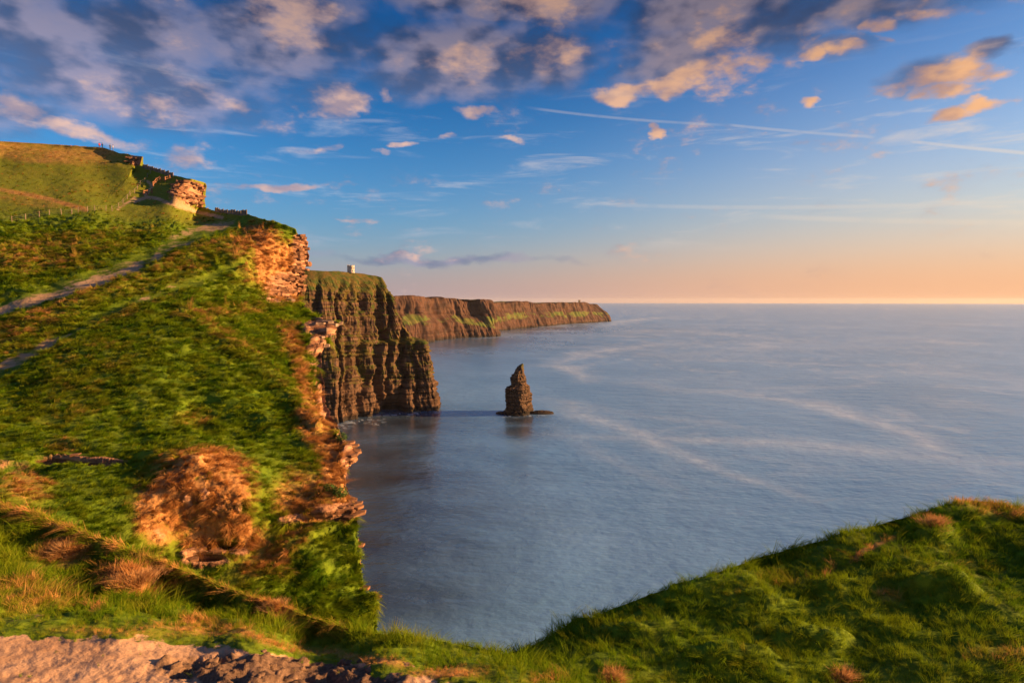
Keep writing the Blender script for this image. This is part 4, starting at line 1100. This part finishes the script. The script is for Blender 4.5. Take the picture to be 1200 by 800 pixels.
# ---- the round lookout tower on the far cliff
def build_lookout():
    TP = TC['P'].reshape(-1, 3); col = np.abs(TP[:, 0] / TP[:, 1] * F + 600 - 414.5) < 1.5
    cand = TP[col & (TP[:, 1] < 900)]; X, Y, z = cand[np.argmax((cand[:, 2] - CAMZ) / cand[:, 1])]
    t = thing('lookout_tower', (X, Y, z - 0.4), 'small pale round stone lookout tower on top of the sea cliff', 'tower', rz=0.3)
    w = MB(); w.ring([(4.35, 0), (4.1, 3.2), (3.9, 8.6), (4.15, 8.9), (4.15, 9.6), (3.6, 9.6), (3.6, 8.8), (0.0, 8.8)], 40); w.build('wall', M_STONE, t, True)
    for k in range(10):
        a = 2 * math.pi * k / 10
        MB().box((3.88 * math.cos(a), 3.88 * math.sin(a), 10.0), (0.55, 1.4, 0.85), a).build('battlement', M_STONE, t)
    tr = MB(); tr.box((-4.3, -0.6, 5.2), (2.6, 2.6, 10.4)).build('stair_turret', M_STONE, t)
    for x, y in ((-5.3, -1.6), (-3.3, -1.6), (-5.3, 0.4), (-3.3, 0.4)): MB().box((x, y, 10.75), (.55, .55, .7)).build('battlement', M_STONE, t)
    for a, zz in ((-2.0, 2.6), (-1.2, 2.6), (-0.4, 2.6), (-1.6, 6.2), (-0.7, 6.2)):
        r = 4.05; o = MB().box((r * math.cos(a), r * math.sin(a), zz), (0.5, 0.8, 1.5), a).build('window', M_OPENING, t)
        MB().box((r * math.cos(a) * 1.03, r * math.sin(a) * 1.03, zz - .87), (0.55, 1.1, 0.2), a).build('sill', M_STONE, o)
    MB().box((4.25 * math.cos(-2.7), 4.25 * math.sin(-2.7), 1.2), (.4, 1.2, 2.4), -2.7).build('door', M_WOOD, t)


build_lookout()


def build_signal_ruin():
    ob = head2; me = ob.data; co = np.empty(len(me.vertices) * 3, np.float32); me.vertices.foreach_get('co', co); co = co.reshape(-1, 3)
    Y = 1 / (1 / 4440.0 + DIP / (CAMZ * F)); X = (678.8 - 600) / F * Y
    k = np.argmin((co[:, 0] - X) ** 2 + (co[:, 1] - Y) ** 2); z = co[k, 2]
    t = thing('signal_tower', (X, Y, z - 1), 'ruined square signal tower on the farthest headland', 'tower', rz=0.5)
    w = MB(); w.box((0, -4.4, 9), (10, 1.2, 18)).box((0, 4.4, 8), (10, 1.2, 16)).box((-4.4, 0, 9.5), (1.2, 7.6, 19)).box((4.4, 0, 7.5), (1.2, 7.6, 15)); w.build('wall', M_DARKSTONE, t)
    for z_ in (4.5, 9.5, 13.0): MB().box((1.0, -4.96, z_), (1.4, .25, 2.0)).build('window', M_OPENING, t)
    MB().box((4.4, 0, 16.2), (1.1, 3.0, 3.0)).build('broken_parapet', M_DARKSTONE, t)


build_signal_ruin()


# ---- fences
def build_fence(base, label, height, mat, wires, post, rail_r, group=None, square=False, rail_mat=None):
    p0 = base[0]; t = thing('fence', p0, label, 'fence', group)
    loc = [np.array(b) - p0 for b in base]
    me = MB(); me.box((0, 0, height / 2 - .15), (post, post, height + .3), 0.2, .92); pm = mesh_from('post', me.V, faces=me.F, mat=mat, smooth=False)
    for b in loc:
        o = bpy.data.objects.new('post', pm); o.location = b; o.rotation_euler = (random.uniform(-.06, .06), random.uniform(-.06, .06), random.uniform(0, 1)); link(o, t)
    for h in wires:
        for a, b in zip(loc[:-1], loc[1:]):
            m = MB()
            if square:
                d = b - a; L = float(np.linalg.norm(d[:2])); az = math.atan2(d[1], d[0])
                V = []; wd, ht = .035, rail_r
                px_, py_ = -math.sin(az) * wd, math.cos(az) * wd
                for q in (a, b):
                    for sx_, sz in ((1, -1), (1, 1), (-1, 1), (-1, -1)): V.append((q[0] + px_ * sx_, q[1] + py_ * sx_, q[2] + h + sz * ht))
                m.add(V, [(0, 1, 2, 3), (7, 6, 5, 4), (0, 4, 5, 1), (1, 5, 6, 2), (2, 6, 7, 3), (3, 7, 4, 0)])
                m.build('rail', rail_mat or mat, t)
            else:
                m.bar((a[0], a[1], a[2] + h), (b[0], b[1], b[2] + h), rail_r, 5); m.build('wire', rail_mat or mat, t)
    return t


random.seed(3)
fa = [on_hill(x, y) for x, y in ((-62, 268), (-40, 266), (-20, 264), (-2, 262), (14.5, 260), (30.3, 257.5), (45.5, 255), (59, 252.8), (71.5, 251.5), (83.5, 250), (92.5, 248.5), (102, 247.5), (112, 247), (124, 247))]
build_fence(fa, 'wire fence with thin wooden posts running level across the upper hill', 1.15, M_GREYWOOD, (.3, .65, 1.0), .10, .010, rail_mat=M_WIRE)
fb = [on_hill(x, y) for x, y in ((132, 248), (139, 243.5), (144, 238.5), (149, 234), (153, 230), (157, 226.5), (161, 222), (165, 217.5), (169, 213), (173, 208), (177, 203))]
build_fence(fb, 'post and wire fence climbing steeply beside the worn steps', 1.1, M_GREYWOOD, (.4, .85), .11, .012, rail_mat=M_WIRE)
fc = [on_hill(x, y) for x, y in ((168.5, 228.5), (173, 228.2), (178, 227.6))]
build_fence(fc, 'short brown timber railing at the foot of the steps', 1.25, M_WOOD, (.55, 1.05), .2, .10, 'brown timber railings by the steps', True)
fd = [on_hill(x, y) for x, y in ((179, 219), (183, 215.5), (187, 213), (193, 212), (200, 211.5))]
build_fence(fd, 'longer brown timber railing at the head of the steps, above the rock face', 1.25, M_WOOD, (.55, 1.05), .2, .10, 'brown timber railings by the steps', True)


# ---- walls of upright flagstones
def build_flag_wall(pix, label, n, h):
    P = np.array([on_hill(x, y) for x, y in pix]); s_ = np.concatenate([[0], np.cumsum(np.linalg.norm(np.diff(P, axis=0), axis=1))])
    q = np.linspace(0, s_[-1], n + 1); C = np.stack([np.interp(q, s_, P[:, k]) for k in range(3)], 1)
    t = thing('flagstone_wall', C[0], label, 'wall', 'walls of upright flagstones'); rr = random.Random(len(label))
    for k in range(n):
        a, b = C[k] - C[0], C[k + 1] - C[0]; d = b - a; L = np.linalg.norm(d[:2]); hh = h * rr.uniform(.8, 1.15)
        m = MB(); m.box((0, 0, hh / 2 - .35), (L * .98, .12, hh + .5), 0, rr.uniform(.9, 1.0))
        o = m.build('flagstone', M_DARKSTONE, t); o.location = (a + b) / 2; o.rotation_euler = (rr.uniform(-.05, .05), rr.uniform(-.05, .05), math.atan2(d[1], d[0]))
    return t


build_flag_wall([(167, 196), (178, 199), (190, 202.5), (203, 206.5)], 'flagstone wall along the cliff edge above the timber railing', 16, 1.1)
build_flag_wall([(252, 248), (265, 250), (277, 251), (290, 252)], 'low flagstone wall on the skyline beyond the rock face', 14, 1.0)


# ---- walkers on the summit
def mat_person(name, jacket, trousers, skin=(0.45, 0.28, 0.2)):
    mt, N = material(name)
    tc_ = N.new('ShaderNodeTexCoord'); sp = N.new('ShaderNodeSeparateXYZ'); N.l.new(tc_.outputs['Object'], sp.inputs[0]); z = sp.outputs[2]
    n = N.noise(tc_.outputs['Object'], 14.0, 3)
    c = N.mix(N.ramp(z, 0.895, 0.905), trousers, jacket); c = N.mix(N.ramp(z, 1.455, 1.465), c, skin)
    c = N.mix(N.ramp(z, 0.07, 0.075, 1, 0), c, (0.02, 0.02, 0.02)); c = N.mix(N.ramp(n, 0.4, 0.7, 0, .25), c, (0.02, 0.02, 0.03))
    finish(N, c, 0.85)
    return mt


def build_person(px, jacket, trousers, label, face, pose):
    b = on_hill(px, 173.6 if px < 124 else 174.6)
    V = [(0, 0, .95), (0, 0, 1.15), (0, 0, 1.38), (0, 0, 1.47), (0, .015, 1.56), (0, .01, 1.68)]
    R = [.155, .14, .15, .055, .085, .075]; E = [(0, 1), (1, 2), (2, 3), (3, 4), (4, 5)]
    for sd in (-1, 1):
        i = len(V); st = pose * sd
        V += [(.10 * sd, 0, .88), (.115 * sd, .05 + .10 * st, .50), (.12 * sd, .02 + .18 * st, .09), (.13 * sd, .14 + .18 * st, .04)]
        R += [.10, .07, .045, .04]; E += [(0, i), (i, i + 1), (i + 1, i + 2), (i + 2, i + 3)]
        i = len(V); bend = .22 if sd > 0 else .05
        V += [(.20 * sd, 0, 1.40), (.26 * sd, -.03, 1.13), (.25 * sd, .08 + bend * .5, .92 + bend * .6), (.24 * sd, .12 + bend * .6, .86 + bend * .75)]
        R += [.07, .05, .038, .035]; E += [(2, i), (i, i + 1), (i + 1, i + 2), (i + 2, i + 3)]
    me = bpy.data.meshes.new('person'); me.from_pydata(V, E, []); me.update()
    me.materials.append(mat_person('walker_clothes', jacket, trousers))
    o = bpy.data.objects.new('person', me); o.location = (b[0], b[1], b[2] - .02); o.rotation_euler = (0, 0, face)
    link(o, None, label=label, category='person', group='walkers on the summit')
    sk = o.modifiers.new('skin', 'SKIN'); sk.use_smooth_shade = True
    for k, r in enumerate(R): me.skin_vertices[0].data[k].radius = (r, r * (.75 if k in (0, 1, 2) else 1))
    me.skin_vertices[0].data[0].use_root = True
    o.modifiers.new('sub', 'SUBSURF').levels = 1; o.modifiers['sub'].render_levels = 1
    hm = MB(); hm.ring([(0.0, 1.775), (.06, 1.765), (.095, 1.71), (.098, 1.64), (.085, 1.60)], 14)
    hr = hm.build('hair', M_OPENING, o, True); hr.location = (0, -.012, 0)


build_person(116.6, (.55, .05, .06), (.05, .05, .07), 'walker in a red jacket standing on the hill summit', .6, .3)
build_person(119.6, (.05, .07, .16), (.03, .03, .04), 'walker in a navy jacket beside the one in red', -.4, -.4)
build_person(129.0, (.04, .06, .13), (.06, .06, .09), 'walker in dark blue with dark trousers beside a pale coat', 1.2, .5)
build_person(132.2, (.55, .50, .46), (.10, .10, .14), 'walker in a pale coat at the top of the slope', 2.2, -.3)


# ---- ledges of broken rock: single slabs set into the cliff edge
def slab_mesh(seed, mat):
    r = random.Random(seed); n = 8; V = []
    prof = [(r.uniform(.62, 1.05), 2 * math.pi * (k + r.uniform(-.42, .42)) / n) for k in range(n)]
    for z, k in ((-.5, .94), (-.35, 1.0), (.42, 1.0), (.5, .97)):
        for rad, a in prof: V.append((rad * k * math.cos(a) * .5 * r.uniform(.96, 1.04), rad * k * math.sin(a) * .5 * r.uniform(.96, 1.04), z * r.uniform(.92, 1.05)))
    Fc = [tuple(range(n))[::-1], tuple(range(3 * n, 4 * n))] + [(j * n + k, j * n + (k + 1) % n, (j + 1) * n + (k + 1) % n, (j + 1) * n + k) for j in range(3) for k in range(n)]
    return mesh_from('rock_slab', V, faces=Fc, mat=mat, smooth=False)


SLABS = [slab_mesh(k, M_SLAB) for k in range(6)]; PALE = [slab_mesh(k + 20, M_PALESLAB) for k in range(4)]
rs = random.Random(9)


def put_slab(px, py, w, d, h, pale=False, push=0.0):
    b = on_hill(px, py)
    o = bpy.data.objects.new('rock_slab', rs.choice(PALE if pale else SLABS))
    v = np.array([b[0], b[1], 0]) / np.hypot(b[0], b[1])
    o.location = (b[0] + v[0] * push, b[1] + v[1] * push, b[2]); o.scale = (w, d, h)
    o.rotation_euler = (rs.uniform(-.08, .08), rs.uniform(-.08, .08), rs.uniform(-.5, .5)); link(o, hill)


SLK = 1.0
for a in ((410, 519, 1.3, 1.2, .28), (414, 524, 1.4, 1.2, .25), (417, 529, 1.2, 1.3, .24), (414, 534, 1.5, 1.4, .3), (408, 540, 1.2, 1.2, .28), (404, 545, .9, 1, .22), (411, 588, .9, .9, .2), (416, 592, 1.0, .9, .22), (420, 597, .9, 1.0, .25),
          (417, 603, 1.1, .9, .26), (412, 607, 1.0, 1.0, .22), (404, 600, 1.2, .8, .22), (395, 597, 1.3, .8, .2), (397, 604, 1.2, .9, .24), (386, 602, 1.2, .8, .22), (377, 604, 1.1, .8, .2), (368, 606, 1.0, .8, .22), (358, 610, .9, .7, .18),
          (347, 612, .8, .7, .18), (330, 614, .9, .6, .2), (232, 648, 1.2, .8, .16), (246, 646, 1.1, .7, .14), (256, 650, 1.0, .8, .2), (240, 655, 1.2, .9, .2), (226, 660, .8, .7, .22), (264, 644, .9, .7, .16), (278, 648, .9, .7, .18), (222, 652, .7, .6, .16),
          (66, 535, .6, .5, .2), (88, 534, .7, .5, .22), (104, 535, .5, .5, .2), (45, 537, .6, .5, .2), (20, 546, 1.0, .7, .3), (421, 640, .7, .7, .2), (430, 690, .6, .6, .2), (440, 706, .7, .7, .22), (437, 712, .6, .6, .18)):
    put_slab(a[0], a[1], a[2] * SLK, a[3] * SLK, a[4] * .62, push=.3)
for a in ((378, 377, 3.0, 2.4, .9), (388, 379, 3.2, 2.6, .8), (396, 378, 2.2, 2.0, .7), (383, 384, 2.6, 2.2, .9), (374, 386, 2.4, 2.0, .8), (390, 386, 2.2, 2.0, .7), (380, 392, 2.2, 1.8, .8), (386, 394, 1.6, 1.6, .6), (374, 397, 1.8, 1.8, .7), (378, 405, 1.6, 1.5, .6), (340, 353, 2.2, 1.6, .6), (348, 355, 1.8, 1.4, .5)):
    put_slab(a[0], a[1], a[2] * .75, a[3] * .75, a[4] * .6, pale=True)
# courses of the rock face below the steps and of the overhanging crags
for (x0, x1, y0, y1, n, sc) in ((204, 232, 216, 243, 60, 1.0), (334, 353, 276, 345, 80, .95), (300, 348, 325, 348, 30, .7), (152, 161, 185, 193, 12, .8)):
    for k in range(n):
        x, y = rs.uniform(x0, x1), rs.uniform(y0, y1)
        i = np.argmin((HG['px'] - x) ** 2 + (HG['py'] - y) ** 2)
        if HG['rock'].ravel()[i] < .45: continue
        put_slab(x, y, rs.uniform(2.0, 4.0) * sc, rs.uniform(1.5, 2.2) * sc, rs.uniform(.25, .6) * sc, push=.5)


# ---- clods on the trodden path
def clod_mesh(seed):
    import bmesh
    bm = bmesh.new(); bmesh.ops.create_icosphere(bm, subdivisions=3, radius=.5)
    co = np.array([v.co for v in bm.verts]); d = 1 + 1.0 * fbm(co * 2.6 + seed * 3.1, 4, .65, seed=seed)
    for v, k in zip(bm.verts, d): v.co *= float(k); v.co.z *= .6
    me = bpy.data.meshes.new('soil_clod'); bm.to_mesh(me); bm.free(); me.materials.append(M_CLOD)
    me.polygons.foreach_set('use_smooth', np.full(len(me.polygons), True)); return me


CL = [clod_mesh(k) for k in range(6)]
for k in range(34):
    x, y = rs.gauss(330, 85), rs.gauss(785, 14)
    if not (170 < x < 490 and 752 + (x - 200) * .09 < y < 815): continue
    b = on_bank(x, y); o = bpy.data.objects.new('soil_clod', rs.choice(CL)); sz = rs.choice((.05, .08, .12, .16, .22)) * rs.uniform(.8, 1.3)
    o.location = (b[0], b[1], b[2] - sz * .12); o.scale = (sz, sz * rs.uniform(.7, 1), sz * rs.uniform(.5, .9)); o.rotation_euler = (rs.uniform(-.3, .3), rs.uniform(-.3, .3), rs.uniform(0, 6)); link(o, bank)


# ---- shrubs on the cliff edge
def build_shrub(px, py, r, label, seed):
    b = on_hill(px, py); t = thing('shrub', b, label, 'shrub', 'small shrubs on the cliff edge'); q = random.Random(seed)
    m = MB()
    for k in range(6):
        a = q.uniform(0, 6.28); m.bar((0, 0, -.1 * r), (math.cos(a) * r * .5, math.sin(a) * r * .5, r * q.uniform(.4, .9)), r * .04, 5, r * .015)
    m.build('stem', M_STEM, t)
    V = []; Fc = []
    for k in range(900):
        u = Vector((q.gauss(0, 1), q.gauss(0, 1), q.gauss(0, 1))).normalized(); d = q.uniform(.55, 1.0) * r * (1 + .25 * math.sin(4 * u.x + seed) * math.cos(5 * u.y))
        c = Vector((u.x * d, u.y * d, .55 * r + u.z * d * .75)); s_ = r * q.uniform(.06, .12)
        n_ = (u + Vector((q.gauss(0, .6), q.gauss(0, .6), q.gauss(0, .6)))).normalized(); e = n_.orthogonal().normalized(); f_ = n_.cross(e)
        i = len(V); V += [c - e * s_, c + f_ * s_ * .5, c + e * s_, c - f_ * s_ * .5]; Fc.append((i, i + 1, i + 2, i + 3))
    link(bpy.data.objects.new('foliage', mesh_from('foliage', V, faces=Fc, mat=M_LEAF, smooth=False)), t)


build_shrub(402, 521, .44, 'round dark green shrub beside the jutting rock ledge', 1)
build_shrub(386, 577, .42, 'small dark green shrub above the undercut ledge', 2)
build_shrub(397, 583, .50, 'bushier dark shrub at the lip of the undercut ledge', 3)


# ---- straw-coloured tussocks of dead grass
def build_tussock(pt, w, h, nb, bw, label, seed, flat=1.0):
    me = tuft_mesh('dry_tussock', nb, h, w, bw, .45, seed, 4, 1.1); me.materials.clear(); me.materials.append(M_STRAW)
    o = bpy.data.objects.new('dry_tussock', me); o.location = tuple(pt); o.scale = (1, flat, 1); o.rotation_euler = (0, 0, -1.2)
    link(o, None, label=label, category='grass tussock', group='dead grass tussocks')


build_tussock(on_bank(155, 690), .50, .20, 2600, .0035, 'flattened straw-orange tussock on the green slope above the trodden path', 1)
build_tussock(on_bank(75, 656), .34, .26, 1200, .0035, 'upright straw tussock below the long grass ridge', 2)
build_tussock(on_bank(1095, 626), .28, .17, 620, .004, 'straw tussock on a hummock below the crest of the seaward slope', 3)
build_tussock(on_bank(722, 797), .12, .20, 220, .003, 'small orange tussock at the edge of the short turf', 4)
build_tussock(on_bank(990, 792), .15, .18, 260, .003, 'small orange tussock among the hummocks of the seaward slope', 5)
build_tussock(on_bank(322, 712), .30, .14, 1000, .0035, 'low straw tussock on top of the long grass ridge', 6)

# ------------------------------------------------------------------ sea air
def build_haze():
    mt, N = material('sea_air')
    v = N.new('ShaderNodeVolumePrincipled'); v.inputs['Color'].default_value = (0.86, 0.88, 0.92, 1); v.inputs['Density'].default_value = 1.1e-5; v.inputs['Anisotropy'].default_value = 0.2
    o = N.new('ShaderNodeOutputMaterial'); N.l.new(v.outputs[0], o.inputs['Volume'])
    mt.cycles.homogeneous_volume = True if hasattr(mt.cycles, 'homogeneous_volume') else None
    MB().box((0, 0, 114.5), (70000, 70000, 239)).build('haze', mt, None, False, kind='stuff', label='thin warm sea haze over the water', category='haze')


SC.cycles.volume_bounces = 0
build_haze()
